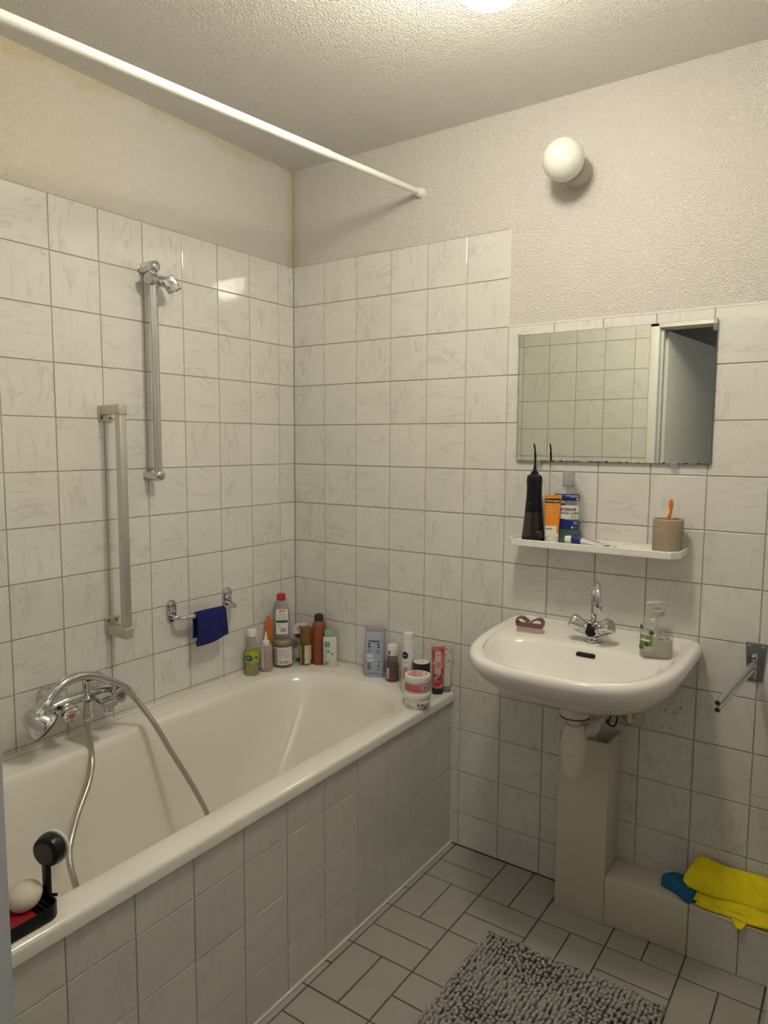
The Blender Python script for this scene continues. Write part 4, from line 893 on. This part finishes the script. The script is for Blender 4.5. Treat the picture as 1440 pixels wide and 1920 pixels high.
flat_text(fy, 'BRITISH', 0.0045, 0, 0.107, 'printed_text', INK, bd, 0.03, 0.0030)
m = MB()
for z_, w_ in ((0.136, 0.008), (0.112, 0.007), (0.101, 0.008), (0.098, 0.007), (0.094, 0.005)): m.add([(-w_, fy(z_)-0.0029, z_), (w_, fy(z_)-0.0029, z_), (w_, fy(z_)-0.0029, z_+0.0012), (-w_, fy(z_)-0.0029, z_+0.0012)], [(0, 1, 2, 3)])
m.build('fine_print', plain('brown ink', (0.22, 0.08, 0.07), 0.5), bd, 0, kind='stuff', fix=False)
t, bd, fy = std_tube('hand_cream_tube', 'white leaf-patterned cream tube with sage cap, last before the wall', 0.709, -0.020, 0.035, 0.164, (plain('pale leaf tube', (0.66, 0.68, 0.60), 0.35), plain('sage plastic', (0.22, 0.29, 0.19), 0.35)), 0.022, rz=0.62, lean=0.0)
m = MB()
for k in range(16):
    x_ = rnd.uniform(-0.013, 0.013); z_ = rnd.uniform(0.06, 0.155); th = rnd.uniform(0, 3); s_ = 0.006
    vs = [(x_+s_*math.cos(th)*u-0.0016*math.sin(th)*v, 0, z_+s_*math.sin(th)*u+0.0016*math.cos(th)*v) for u, v in ((-1, 0), (0, -1), (1, 0), (0, 1))]
    m.add([(max(-0.0135, min(0.0135, a_)), fy(c_)*0.75-0.0012, c_) for a_, _, c_ in vs], [(0, 1, 2, 3)])
m.build('leaf_print', plain('olive leaf print', (0.10, 0.13, 0.06), 0.5), bd, 0, kind='stuff', fix=False)

# ================================================================== soap holder on the tub edge
t = thing('soap_holder', 'black suction cup soap holder standing on the front tub edge', 'soap dish', (0.690, -1.478, Z))
TX0, TX1, TY0, TY1 = -0.052, 0.026, -0.085, 0.045
def tr_(i, z, r=0.022): return rrect(TX0+i, TX1-i, TY0+i, TY1-i, max(0.004, r-i), z, 6)
MB().rings([tr_(0.004, 0.0), tr_(0.0, 0.003), tr_(0.0, 0.026), tr_(0.0025, 0.0265), tr_(0.003, 0.024), tr_(0.0035, 0.006)]).build('tray', BLACK, t, 40)
m = MB()
for k in range(3): m.box(-0.040+k*0.002, 0.018, 0.012+k*0.010, 0.016+k*0.010, 0.006, 0.017, 0.0008)
m.build('ribs', BLACK, t, 40, kind='stuff')
MB().box(-0.030, -0.012, 0.040, 0.050, 0.010, 0.085, 0.003).tube([(-0.021, 0.046, 0.020), (-0.006, 0.055, 0.022)], 0.0032, 8).build('arm', BLACK, t)
sc = Vector((-0.021, 0.052, 0.105)); ax = Vector((-0.35, 0.94, 0.0))
MB().lathe([(0.018, -0.014), (0.027, -0.010), (0.030, 0.0), (0.030, 0.008), (0.027, 0.012)], sc, ax, 36).build('suction_cup', BLACK, t)
MB().lathe([(0.019, -0.0148), (0.019, -0.0138)], sc, ax, 30).build('cup_disc', plain('dark grey plastic', (0.03, 0.03, 0.032), 0.4), t)
MB().lathe([(0.028, 0.012), (0.030, 0.0135), (0.030, 0.018), (0.026, 0.020)], sc, ax, 36).build('suction_pad', plain('white silicone', (0.66, 0.65, 0.62), 0.4), t)
# red sponge sheet and white soap in it
m = MB(); rs = []
def sheet(i, z): return [(0.690+q[0], -1.478+q[1], Z+q[2]) for q in [(x_, y_+(0.0), z) for x_, y_, _ in rrect(TX0+0.006+i, TX1-0.006-i, TY0+0.006+i, 0.008-i, 0.014, 0, 5)]]
REDS = plain('red soap', (0.30, 0.012, 0.018), 0.3, bump=0.4, bscale=120, var=0.25, vscale=60)
tag(MB().rings([sheet(0.0, 0.0065), sheet(0.0, 0.016), sheet(0.003, 0.0185)]).build('soap_pad', REDS, None, 50), 'translucent red soap pad lying in the black soap holder', 'soap')
m = MB().sphere((0, 0, 0), 1.0, 28, 18)
for i, v in enumerate(m.v):
    n_ = 1+0.05*noise.noise(v*1.3)+0.02*noise.noise(v*4); m.v[i] = Vector((v.x*0.028*n_, v.y*0.030*n_, v.z*0.020*n_))
m.xf(Matrix.Translation((0.664, -1.472, Z+0.0385)) @ Euler((0.30, 0.22, 0.3)).to_matrix().to_4x4())
tag(m.build('soap_bar', plain('ivory soap', (0.66, 0.60, 0.52), 0.55, bump=0.15, bscale=150, var=0.06), None, 80), 'rounded ivory soap bar leaning on the red pad in the black holder', 'soap')

# ================================================================== things on the shelf
ZS = SZ+0.0005
b = Bottle('water_flosser', 'black cordless water flosser with smoked tank at the left end of the shelf', 'flosser', 1.032, -0.073, ZS, p=2.3)
b.sy = 0.92
pr = [(0.033, 0.0), (0.0345, 0.003), (0.0345, 0.012), (0.0285, 0.070), (0.0262, 0.092)]
b.body('tank', pr, clear_material('smoked plastic', (0.34, 0.29, 0.25), body=0.35, body_col=(0.05, 0.042, 0.036)))
b.body('tank_base', [(0.0335, 0.0005), (0.0350, 0.002), (0.0350, 0.010), (0.033, 0.011)], BLACK)
b.body('pump_core', [(0.018, 0.012), (0.016, 0.05), (0.014, 0.088)], SHADOWBLACK).location = (0.010, 0.006, 0)
b.body('body', [(0.0262, 0.086), (0.0272, 0.09), (0.0255, 0.105), (0.0232, 0.135), (0.0228, 0.165), (0.0238, 0.180), (0.0236, 0.190), (0.0205, 0.198), (0.012, 0.202), (0.0108, 0.208), (0.0075, 0.210)], BLACK)
b.printing('indicator', WINK, [(0.0255, 0.09), (0.0255, 0.12)], [('c', -0.45, 0.114, 0.0009)])
MB().tube(smooth_path([(0, 0, 0.208), (0, 0, 0.222), (0.0005, 0, 0.250), (-0.001, 0, 0.275), (-0.004, 0.001, 0.294)], 5), [0.007]*3+[0.005]*3+[0.0034]*8+[0.0026]*5+[0.0020]*2, 12).build('nozzle', BLACK, b.t)
m = MB().lathe([(0.014, -0.004), (0.015, 0.0), (0.014, 0.006), (0.006, 0.008)], (0.016, -0.031, 0.020), (0.1, -1, 0.1), 20)
m.build('fill_plug', clear_material('smoked cap', (0.4, 0.36, 0.33), body=0.4, body_col=(0.04, 0.035, 0.03)), b.t)
# blue and white tube behind
t = thing('cream_tube', 'blue and white tube mostly hidden behind the orange tube', 'tube', (1.066, -0.026, ZS), face_cam(1.066, -0.026))
MB().rings([[(*sup(2*PI*k/24, 0.0145, 0.011*(1-q)+0.001, 2), 0.02+0.105*q) for k in range(24)] for q in (0, 0.3, 0.6, 1)]).build('tube', plain('white tube plastic', (0.72, 0.72, 0.71), 0.35), t)
MB().rings([[(*sup(2*PI*k/24, 0.0149, 0.0113*(1-q)+0.0013, 2), 0.02+0.105*q) for k in range(24)] for q in (0.25, 0.6, 0.92)], False, False).build('blue_band', plain('blue tube print', (0.02, 0.10, 0.36), 0.35), t)
MB().lathe([(0.0115, 0), (0.012, 0.002), (0.0115, 0.020)], n=24).build('cap', WPLAS, t)
# orange tube
t, bd, fy = std_tube('facial_wash_tube', 'orange and white face wash tube with black band in front of the mouthwash', 1.0985, -0.091, 0.048, 0.143, (plain('orange tube', (0.78, 0.26, 0.015), 0.35), plain('pale cap', (0.72, 0.70, 0.66), 0.35)), 0.020, z=ZS, depth=0.014)
patch(fy, -0.0225, 0.0225, 0.119, 0.132, 'black_band', plain('black print', (0.012, 0.010, 0.012), 0.4), bd, hw=0.0245)
flat_text(fy, 'Neutrogena', 0.0082, 0, 0.1255, 'brand_text', WINK, bd, 0.01, 0.0016)
patch(fy, -0.0200, 0.0130, 0.022, 0.052, 'white_panel', plain('warm white print', (0.74, 0.70, 0.62), 0.4), bd, hw=0.0245)
patch(fy, -0.0190, 0.0190, 0.020, 0.030, 'white_foot', MATS['warm white print'], bd, 0.0005, hw=0.0245)
patch(fy, -0.0195, 0.0, 0.041, 0.045, 'green_stripe', plain('green stripe print', (0.12, 0.33, 0.20), 0.4), bd, 0.0012, hw=0.0245)
flat_text(fy, 'clear', 0.0095, -0.006, 0.106, 'printed_text', plain('pale orange ink', (0.85, 0.55, 0.30), 0.4), bd, 0.0, 0.0016)
m = MB()
for x0_, x1_, z_, h_ in ((-0.015, 0.006, 0.095, 0.002), (-0.015, 0.001, 0.090, 0.001), (-0.015, 0.004, 0.086, 0.001)): m.add([(x0_, fy(z_)-0.0016, z_), (x1_, fy(z_)-0.0016, z_), (x1_, fy(z_)-0.0016, z_+h_), (x0_, fy(z_)-0.0016, z_+h_)], [(0, 1, 2, 3)])
m.build('fine_print', MATS['pale orange ink'], bd, 0, kind='stuff', fix=False)
# mouthwash
b = Bottle('mouthwash_bottle', 'clear mouthwash bottle with teal liquid behind the orange tube', 'bottle', 1.1265, -0.040, ZS, sx=1.0, sy=0.70, p=3.0)
pr = [(0.0405, 0.0), (0.043, 0.003), (0.043, 0.030), (0.0395, 0.040), (0.0395, 0.120), (0.043, 0.130), (0.043, 0.142), (0.036, 0.156), (0.019, 0.162), (0.0165, 0.164), (0.0165, 0.170)]
b.body('bottle', pr, clear_material('mouthwash plastic', (0.90, 0.91, 0.91), body=0.06), n=48)
b.body('liquid', [(r*0.95, h) for r, h in [(0.0405, 0.002), (0.043, 0.005), (0.043, 0.030), (0.0395, 0.040), (0.0395, 0.062)]], clear_material('teal liquid', (0.05, 0.45, 0.45), body=0.5, body_col=(0.005, 0.16, 0.17)))
NAVY = plain('navy label', (0.008, 0.025, 0.17), 0.35)
lb = b.label('label', NAVY, pr, -0.95, 0.72, 0.126, 0.146, off=0.0008)
lb2 = b.label('label', NAVY, pr, -0.95, 0.70, 0.042, 0.068, off=0.0008)
lb3 = b.label('label', plain('white label', (0.76, 0.75, 0.73), 0.4), pr, -0.95, 0.72, 0.072, 0.112, off=0.0008)
lb4 = b.label('label', NAVY, pr, -0.95, -0.1, 0.068, 0.118, off=0.0004)
b.printing('brand_text', INK, pr, [('t', 'LISTERINE', 0.0118, -0.02, 0.0995, 0.03), ('t', 'TOTAL CARE', 0.0088, 0.02, 0.0885, 0.03)]+lines(0.1, 0.66, 0.0755, 0.083, 3), lb3, 0.0014)
b.printing('white_text', WINK, pr, [('t', '6X', 0.012, -0.42, 0.138, 0.03), ('b', -0.1, 0.6, 0.140, 0.1415), ('b', 0.05, 0.6, 0.1365, 0.1375), ('b', 0.42, 0.56, 0.128, 0.1335)]+lines(0.28, 0.62, 0.056, 0.066, 4)+[('b', 0.15, 0.27, 0.044, 0.050), ('b', 0.4, 0.55, 0.046, 0.047)], lb, 0.0014)
b.body('cap', [(0.0165, 0.169), (0.0178, 0.170), (0.0178, 0.195), (0.0170, 0.198), (0.0170, 0.199), (0.0178, 0.200), (0.0178, 0.211), (0.0165, 0.2125)], clear_material('frosted cap', (0.80, 0.82, 0.83), body=0.35, body_col=(0.5, 0.52, 0.54)), p=2.0).scale = (1, 1.4, 1)
b.body('neck_ring', [(0.0185, 0.1665), (0.0185, 0.1690)], clear_material('frosted cap', (1, 1, 1)), p=2.0).scale = (1, 1.4, 1)
# toothpaste lying on the shelf
t = thing('toothpaste_tube', 'squeezed toothpaste tube in navy, red and white lying on the shelf', 'tube', (1.192, -0.080, ZS), 0.05)
t.scale = (1.16, 1.15, 1.15)
TPW = plain('silvery white tube', (0.58, 0.58, 0.60), 0.3)
def ts(x_, hw, hz, cz): return [(x_, hw*math.cos(2*PI*k/24), cz+hz*math.sin(2*PI*k/24)) for k in range(24)]
q_ = [ts(-0.030, 0.012, 0.0115, 0.0122), ts(-0.022, 0.0155, 0.0118, 0.0125), ts(0.0, 0.018, 0.0085, 0.0092), ts(0.025, 0.019, 0.0055, 0.0062), ts(0.055, 0.0195, 0.0028, 0.0034), ts(0.078, 0.020, 0.0012, 0.0022)]
bd = MB().rings(q_).build('tube', TPW, t)
MB().rings([[(x_, y_*1.02, (z_-0.009)*1.04+0.0092) for x_, y_, z_ in r_] for r_ in (ts(-0.0295, 0.0122, 0.0117, 0.0122), ts(-0.022, 0.0156, 0.0119, 0.0125), ts(-0.004, 0.0177, 0.0092, 0.0098))], False, False).build('navy_print', plain('toothpaste navy', (0.012, 0.022, 0.16), 0.3), bd)
m = MB()
def tps(x_, y_, o_=0.0006):
    for r0, r1 in zip(q_, q_[1:]):
        if r0[0][0] <= x_ <= r1[0][0]:
            f_ = (x_-r0[0][0])/(r1[0][0]-r0[0][0]); hw = r0[0][1]+(r1[0][1]-r0[0][1])*f_; c0 = (r0[6][2]+r0[18][2])/2; c1 = (r1[6][2]+r1[18][2])/2; h0 = (r0[6][2]-r0[18][2])/2; h1 = (r1[6][2]-r1[18][2])/2
            return (x_, y_, c0+(c1-c0)*f_+(h0+(h1-h0)*f_)*math.sqrt(max(0, 1-(y_/hw)**2))+o_)
vs = []; n = 12
for k in range(n+1):
    x_ = -0.012+0.050*k/n; c_ = 0.004+0.004*math.sin(k/n*3); vs += [tps(x_, c_-0.006, 0.0012), tps(x_, c_, 0.0012), tps(x_, c_+0.007*(1-k/n*0.6), 0.0012)]
m.add(vs, [f_ for k in range(n) for f_ in ((3*k, 3*k+3, 3*k+4, 3*k+1), (3*k+1, 3*k+4, 3*k+5, 3*k+2))]).build('red_swoosh', plain('toothpaste red', (0.48, 0.012, 0.03), 0.3), bd, 0, fix=False)
MB().box(0.052, 0.066, -0.0205, -0.006, 0.0046, 0.0052).build('dark_mark', INK, bd, 0)
MB().lathe([(0.0065, -0.002), (0.0095, 0.0), (0.0085, 0.016), (0.007, 0.0175)], (-0.030, 0, 0.0122), (-1, 0, 0), 20).build('cap', WPLAS, t)
# ribbed cup
b = Bottle('tumbler', 'ribbed beige toothbrush cup at the right end of the shelf', 'cup', 1.4185, -0.058, ZS, p=2.0)
CUP = plain('beige stoneware', (0.44, 0.36, 0.27), 0.7, bump=0.2, bscale=300, var=0.12, vscale=90)
CUPD = plain('brown glaze groove', (0.20, 0.14, 0.095), 0.7)
m = MB(); n = 176; rs = []
for z_, r_, amp in ((0.0, 0.0375, 0), (0.002, 0.0392, 0.0), (0.0035, 0.0396, 0.0009), (0.064, 0.0402, 0.0009), (0.0655, 0.0400, 0.0)):
    rs.append([((r_-amp*(0.5+0.5*math.cos(2*PI*k/4)))*math.cos(2*PI*k/n), (r_-amp*(0.5+0.5*math.cos(2*PI*k/4)))*math.sin(2*PI*k/n), z_) for k in range(n)])
for k_ in range(7): 
    z0_ = 0.067+k_*0.0032
    for dz_, dr_ in ((0.0, -0.0008), (0.0008, 0.0003), (0.0022, 0.0003)): rs.append([((0.0400+dr_)*math.cos(2*PI*k/n), (0.0400+dr_)*math.sin(2*PI*k/n), z0_+dz_) for k in range(n)])
for z_, r_ in ((0.0895, 0.0395), (0.0905, 0.0385), (0.0895, 0.0372), (0.060, 0.0365), (0.006, 0.0355)): rs.append([(r_*math.cos(2*PI*k/n), r_*math.sin(2*PI*k/n), z_) for k in range(n)])
m.rings(rs).build('cup', CUP, b.t, 25)
m = MB()
for k in range(44):
    a_ = 2*PI*(k*4+0)/n; m.box(-0.0006, 0.0006, -0.0005, 0.0005, 0.004, 0.0635)
    for i in range(len(m.v)-8, len(m.v)): m.v[i] = Matrix.Rotation(a_, 3, 'Z') @ (m.v[i]+Vector((0.0391, 0, 0)) if False else Vector((m.v[i].y+0.0390, m.v[i].x, m.v[i].z)))
m.build('grooves', CUPD, b.t, 0, kind='stuff')
m = MB()
for k_ in range(7): m.lathe([(0.0394, 0.0666+k_*0.0032), (0.0396, 0.0672+k_*0.0032)], n=48)
m.build('rim_grooves', CUPD, b.t, 0, kind='stuff')
# toothbrush
t = thing('toothbrush', 'orange toothbrush standing in the ribbed beige cup', 'toothbrush', (1.4185, -0.058, ZS+0.007), face_cam(1.4185, -0.058))
ORB = plain('orange toothbrush plastic', (0.80, 0.20, 0.02), 0.3)
P = smooth_path([(-0.018, 0.010, 0.001), (-0.008, 0.004, 0.04), (-0.003, 0.0, 0.075), (0.004, -0.004, 0.098), (0.005, -0.006, 0.110)], 6)
MB().tube(P, [0.0042]*6+[0.0045]*6+[0.0042]*6+[0.0035]*6+[0.0030], 12).build('handle', ORB, t)
MB().rings([[(0.005+w_*math.cos(2*PI*k/20), -0.006+0.0030*math.sin(2*PI*k/20), z_) for k in range(20)] for w_, z_ in ((0.0030, 0.107), (0.0055, 0.112), (0.0062, 0.122), (0.0055, 0.132), (0.0030, 0.137))]).build('head', ORB, t)
m = MB()
for ix in range(4):
    for iz in range(9): m.box(0.001+ix*0.0022, 0.0026+ix*0.0022, -0.004, 0.007, 0.111+iz*0.0028, 0.1125+iz*0.0028)
m.build('bristles', plain('white bristle', (0.80, 0.78, 0.74), 0.6), t, 0, kind='stuff')

# ================================================================== on the washbasin
ZB = 0.8455
b = Bottle('soap_dispenser', 'clear pump soap dispenser with green label on the washbasin', 'soap dispenser', 1.428, -0.175, ZB, sx=1.0, sy=0.66, p=2.5)
pr = [(0.037, 0.0), (0.041, 0.004), (0.0415, 0.020), (0.0412, 0.070), (0.0405, 0.086), (0.0365, 0.098), (0.027, 0.1065), (0.0165, 0.110), (0.0155, 0.111), (0.0155, 0.114)]
b.body('bottle', pr, clear_material('dispenser plastic', (0.90, 0.90, 0.89), body=0.16, body_col=(0.72, 0.70, 0.66)), n=48)
b.body('liquid', [(r*0.95, h) for r, h in [(0.037, 0.002), (0.041, 0.006), (0.0415, 0.020), (0.0408, 0.045)]], clear_material('cloudy gel', (0.84, 0.84, 0.82), body=0.45, body_col=(0.66, 0.64, 0.60)), n=48)
lb = b.label('label', clear_material('film label', (0.9, 0.9, 0.88), body=0.45, body_col=(0.72, 0.71, 0.67)), pr, -1.25, -0.12, 0.016, 0.086)
gb = b.label('green_band', plain('leaf green label', (0.16, 0.25, 0.03), 0.4), pr, -1.25, -0.15, 0.032, 0.060, off=0.0010)
b.printing('brand_text', GINK, pr, [('t', 'Sence', 0.012, -0.62, 0.076, 0.01)], lb, 0.0012)
b.printing('white_bar', WINK, pr, [('b', -1.05, -0.30, 0.044, 0.049)]+lines(-1.0, -0.4, 0.052, 0.058, 2), gb, 0.0015)
b.printing('leaf_print', plain('olive green print', (0.06, 0.10, 0.015), 0.5), pr, [('c', -1.0, 0.026, 0.006), ('c', -0.5, 0.036, 0.006), ('c', -1.1, 0.080, 0.005), ('c', -0.22, 0.068, 0.006)], lb, 0.0014)
b.printing('back_text', INK, pr, lines(0.05, 0.95, 0.060, 0.088, 5, 0.22)+[('b', 0.1, 0.3, 0.052, 0.054), ('b', 0.5, 0.75, 0.055, 0.057)], b.t)
cp = b.body('collar', [(0.0165, 0.112), (0.0172, 0.113), (0.0172, 0.124), (0.012, 0.126)], clear_material('milky pump', (0.85, 0.85, 0.84), body=0.5, body_col=(0.70, 0.69, 0.66)), p=2.0); cp.scale = (1, 1.5, 1)
MB().lathe([(0.0065, 0.124), (0.0065, 0.132), (0.0125, 0.134), (0.0130, 0.147), (0.011, 0.149)], n=24).tube([(0.004, 0.0, 0.141), (-0.020, -0.006, 0.143), (-0.030, -0.009, 0.140)], [0.0055, 0.0048, 0.0035], 12).build('pump_head', MATS['milky pump'], b.t)
MB().tube([(0, 0, 0.118), (0.002, 0.002, 0.06), (0.006, 0.004, 0.008)], 0.0025, 8).build('dip_tube', MILKY, b.t)
# nail brush
t = thing('nail_brush', 'mauve nail brush with clear bristles on the left of the washbasin', 'nail brush', (1.062, -0.150, ZB), 0.10)
MAU = plain('mauve plastic', (0.17, 0.05, 0.06), 0.3)
MB().box(-0.040, 0.040, -0.014, 0.014, 0.018, 0.026, 0.003).build('back', MAU, t)
m = MB()
for s_ in (-1, 1):
    P = smooth_path([(s_*0.038, 0, 0.023), (s_*0.039, 0, 0.034), (s_*0.034, 0, 0.042), (s_*0.022, 0, 0.043), (s_*0.010, 0, 0.036), (s_*0.003, 0, 0.031)], 5)
    rs = []
    for i, p_ in enumerate(P):
        d_ = (P[min(i+1, len(P)-1)]-P[max(i-1, 0)]).normalized(); nn = Vector((-d_.z, 0, d_.x)); hw = 0.0125*(1-0.25*i/len(P))
        rs.append([p_+nn*0.0022+Vector((0, -hw, 0)), p_+nn*0.0022+Vector((0, hw, 0)), p_-nn*0.0022+Vector((0, hw, 0)), p_-nn*0.0022+Vector((0, -hw, 0))])
    MB().rings(rs).build('grip_loop', MAU, t, 50)
m = MB()
for i in range(16):
    for j in range(5): m.box(-0.0375+i*0.0048, -0.0352+i*0.0048, -0.0115+j*0.005, -0.0093+j*0.005, 0.0005, 0.019)
m.build('bristles', plain('pale pink bristle', (0.80, 0.66, 0.65), 0.5), t, 0, kind='stuff')

# ================================================================== on the ledge
SB = plain('blue sponge', (0.012, 0.15, 0.36), 0.9, bump=0.9, bscale=260, var=0.35, vscale=150)
m = MB(); up = []; N_ = 14
cen = [(-0.052+0.104*k/N_, -0.016*(1-((k/N_)-0.5)**2*4)+0.0) for k in range(N_+1)]
out = []
for k, (x_, y_) in enumerate(cen):
    e = abs(k/N_-0.5)*2; out.append((x_, -y_+0.030*math.sqrt(max(0.0, 1-e**6))))
inn = [(x_, -y_-0.030*math.sqrt(max(0.0, 1-abs(k/N_-0.5)**6*64))) for k, (x_, y_) in enumerate(cen)]
loop = out+inn[::-1]
pp = []
for q in loop:
    if not pp or (Vector(q)-Vector(pp[-1])).length > 0.002: pp.append(q)
o = MB().prism([(x_, y_, 0) for x_, y_ in pp], (0, 0, 0.030), 0.004)
o.xf(Matrix.Translation((1.494, -0.073, 0.1485)) @ Euler((0, 0, -0.50)).to_matrix().to_4x4())
tag(o.build('sponge', SB, None, 35), 'blue kidney-shaped sponge on the ledge beside the yellow cloth', 'sponge')
# folded yellow cloth
YEL = plain('yellow terry', (0.93, 0.72, 0.01), 0.95, bump=0.6, bscale=450, var=0.18, vscale=40)
def slab(x0, x1, sec, name, par, amp=0.004, n=44, seed=0.0, ys=0.0, zw=0.0, lean=0.0):
    # sec: closed cross section [(y,z)], swept along x with ripples; ys: drift towards the room, lean: slanted left end
    rs = []
    cy = sum(q[0] for q in sec)/len(sec); cz = min(q[1] for q in sec); cc = sum(q[1] for q in sec)/len(sec)
    for i in range(n+1):
        u = i/n; x_ = x0+(x1-x0)*u
        ez = min(1, 12*u, 12*(1-u)); sh = math.sqrt(max(0.04, 1-(1-ez)**2)); ring_ = []
        for k, (y_, z_) in enumerate(sec):
            n1 = noise.noise(Vector((x_*11, y_*26+seed, z_*20))); n2 = noise.noise(Vector((x_*34, y_*46, seed+5)))
            yy = cy+(y_-cy)*(0.90+0.10*sh)+amp*n1+ys*u; zz = cc+(z_-cc)*(0.45+0.55*sh)+amp*(0.9*n1+0.4*n2)+zw*math.sin(u*7+seed)
            ring_.append((x_+lean*(y_-cy)*(1-u)+amp*0.6*n2, min(yy, -0.003), max(zz, 0.1483)))
        rs.append(ring_)
    return MB().rings(rs).build(name, YEL, par, 70)
def ell(cy, cz, ry, rz, n=28, p=2.6): return [(cy+sup(2*PI*k/n, ry, rz, p)[0], cz+sup(2*PI*k/n, ry, rz, p)[1]) for k in range(n)]
t = thing('cleaning_cloth', 'bright yellow folded cleaning cloth heaped on the ledge under the towel rail', 'cloth')
def incl(c, ry, rz, ang_):
    out = []
    for y_, z_ in ell(0, 0, ry, rz): out.append((c[0]+y_*math.cos(ang_)-z_*math.sin(ang_), c[1]+y_*math.sin(ang_)+z_*math.cos(ang_)))
    return out
slab(1.516, 1.80, incl((-0.048, 0.211), 0.046, 0.0105, 0.62), 'top_fold', t, 0.007, seed=1.0, ys=0.004, zw=0.002, lean=0.25)
slab(1.530, 1.80, incl((-0.060, 0.184), 0.046, 0.0065, 0.50), 'inner_fold', t, 0.006, seed=4.0, ys=-0.006, zw=0.003, lean=0.5)
slab(1.538, 1.80, incl((-0.066, 0.171), 0.046, 0.0060, 0.30), 'middle_fold', t, 0.006, seed=9.0, ys=-0.012, zw=0.003, lean=-0.4)
slab(1.550, 1.80, incl((-0.064, 0.157), 0.048, 0.0075, 0.06), 'bottom_fold', t, 0.005, seed=7.0, ys=-0.004, lean=0.1)
MB().rings([[(1.63+dx, y_, z_) for dx, y_, z_ in q] for q in ([(0.0, -0.095, 0.150), (0.045, -0.10, 0.151), (0.045, -0.10, 0.156), (0.0, -0.095, 0.156)], [(0.008, -0.118, 0.1485), (0.040, -0.122, 0.149), (0.040, -0.122, 0.153), (0.008, -0.118, 0.153)], [(0.022, -0.134, 0.141), (0.034, -0.134, 0.144), (0.034, -0.134, 0.147), (0.022, -0.134, 0.145)])]).build('corner_tip', YEL, t, 50)

# ================================================================== bath mat
MX0, MX1, MY0, MY1 = 1.045, 1.530, -1.14, -0.352
t = thing('bath_mat', 'grey chenille bath mat lying on the floor in front of the washbasin', 'bath mat', ((MX0+MX1)/2, (MY0+MY1)/2, 0.0))
MB().box(-(MX1-MX0)/2+0.004, (MX1-MX0)/2-0.004, -(MY1-MY0)/2+0.004, (MY1-MY0)/2-0.004, 0.0007, 0.006, 0.002).build('backing', plain('grey mat backing', (0.16, 0.15, 0.15), 0.9), t)
CHEN = plain('grey chenille', (0.40, 0.375, 0.37), 0.95, bump=0.7, bscale=600, var=0.22, vscale=45, sheen=0.2)
rnd = random.Random(11); V_ = []; F_ = []
sp_ = 0.0122; nxm = int((MX1-MX0)/sp_); nym = int((MY1-MY0)/sp_)
SEC = 6
for i in range(nxm+1):
    for j in range(nym+1):
        x_ = -(MX1-MX0)/2+0.004+i*((MX1-MX0-0.008)/nxm)+rnd.uniform(-0.0022, 0.0022); y_ = -(MY1-MY0)/2+0.004+j*((MY1-MY0-0.008)/nym)+rnd.uniform(-0.0022, 0.0022)
        fld = noise.noise(Vector((x_*7, y_*7, 2.0)))*3.2+noise.noise(Vector((x_*2.5, y_*2.5, 8.0)))*2.5
        th = fld+rnd.uniform(-0.6, 0.6); L_ = rnd.uniform(0.015, 0.022); r_ = rnd.uniform(0.0046, 0.0058); ben = rnd.uniform(0.55, 1.0)
        d_ = Vector((math.cos(th), math.sin(th), 0)); o0 = len(V_)
        pts = [Vector((x_, y_, 0.004)), Vector((x_, y_, 0.004+L_*0.45))+d_*L_*0.12*ben, Vector((x_, y_, 0.004+L_*0.78))+d_*L_*0.42*ben, Vector((x_, y_, 0.004+L_*0.90))+d_*L_*0.70*ben]
        rr = [r_*0.8, r_, r_*1.02, r_*0.62]
        sd = Vector((-d_.y, d_.x, 0))
        for q in range(4):
            tg = (pts[min(3, q+1)]-pts[max(0, q-1)]).normalized(); nn = sd.cross(tg)
            for k in range(SEC):
                a_ = 2*PI*k/SEC; V_.append(pts[q]+rr[q]*(math.cos(a_)*sd+math.sin(a_)*nn))
        V_.append(pts[3]+(pts[3]-pts[2]).normalized()*r_*0.45)
        for q in range(3):
            for k in range(SEC): a0 = o0+q*SEC+k; a1 = o0+q*SEC+(k+1) % SEC; F_.append((a0, a1, a1+SEC, a0+SEC))
        for k in range(SEC): F_.append((o0+3*SEC+k, o0+3*SEC+(k+1) % SEC, o0+4*SEC))
me = bpy.data.meshes.new('chenille_pile'); me.from_pydata(V_, [], F_); me.shade_smooth(); me.materials.append(CHEN)
o = bpy.data.objects.new('chenille_pile', me); COL.objects.link(o); o.parent = t; o['kind'] = 'stuff'
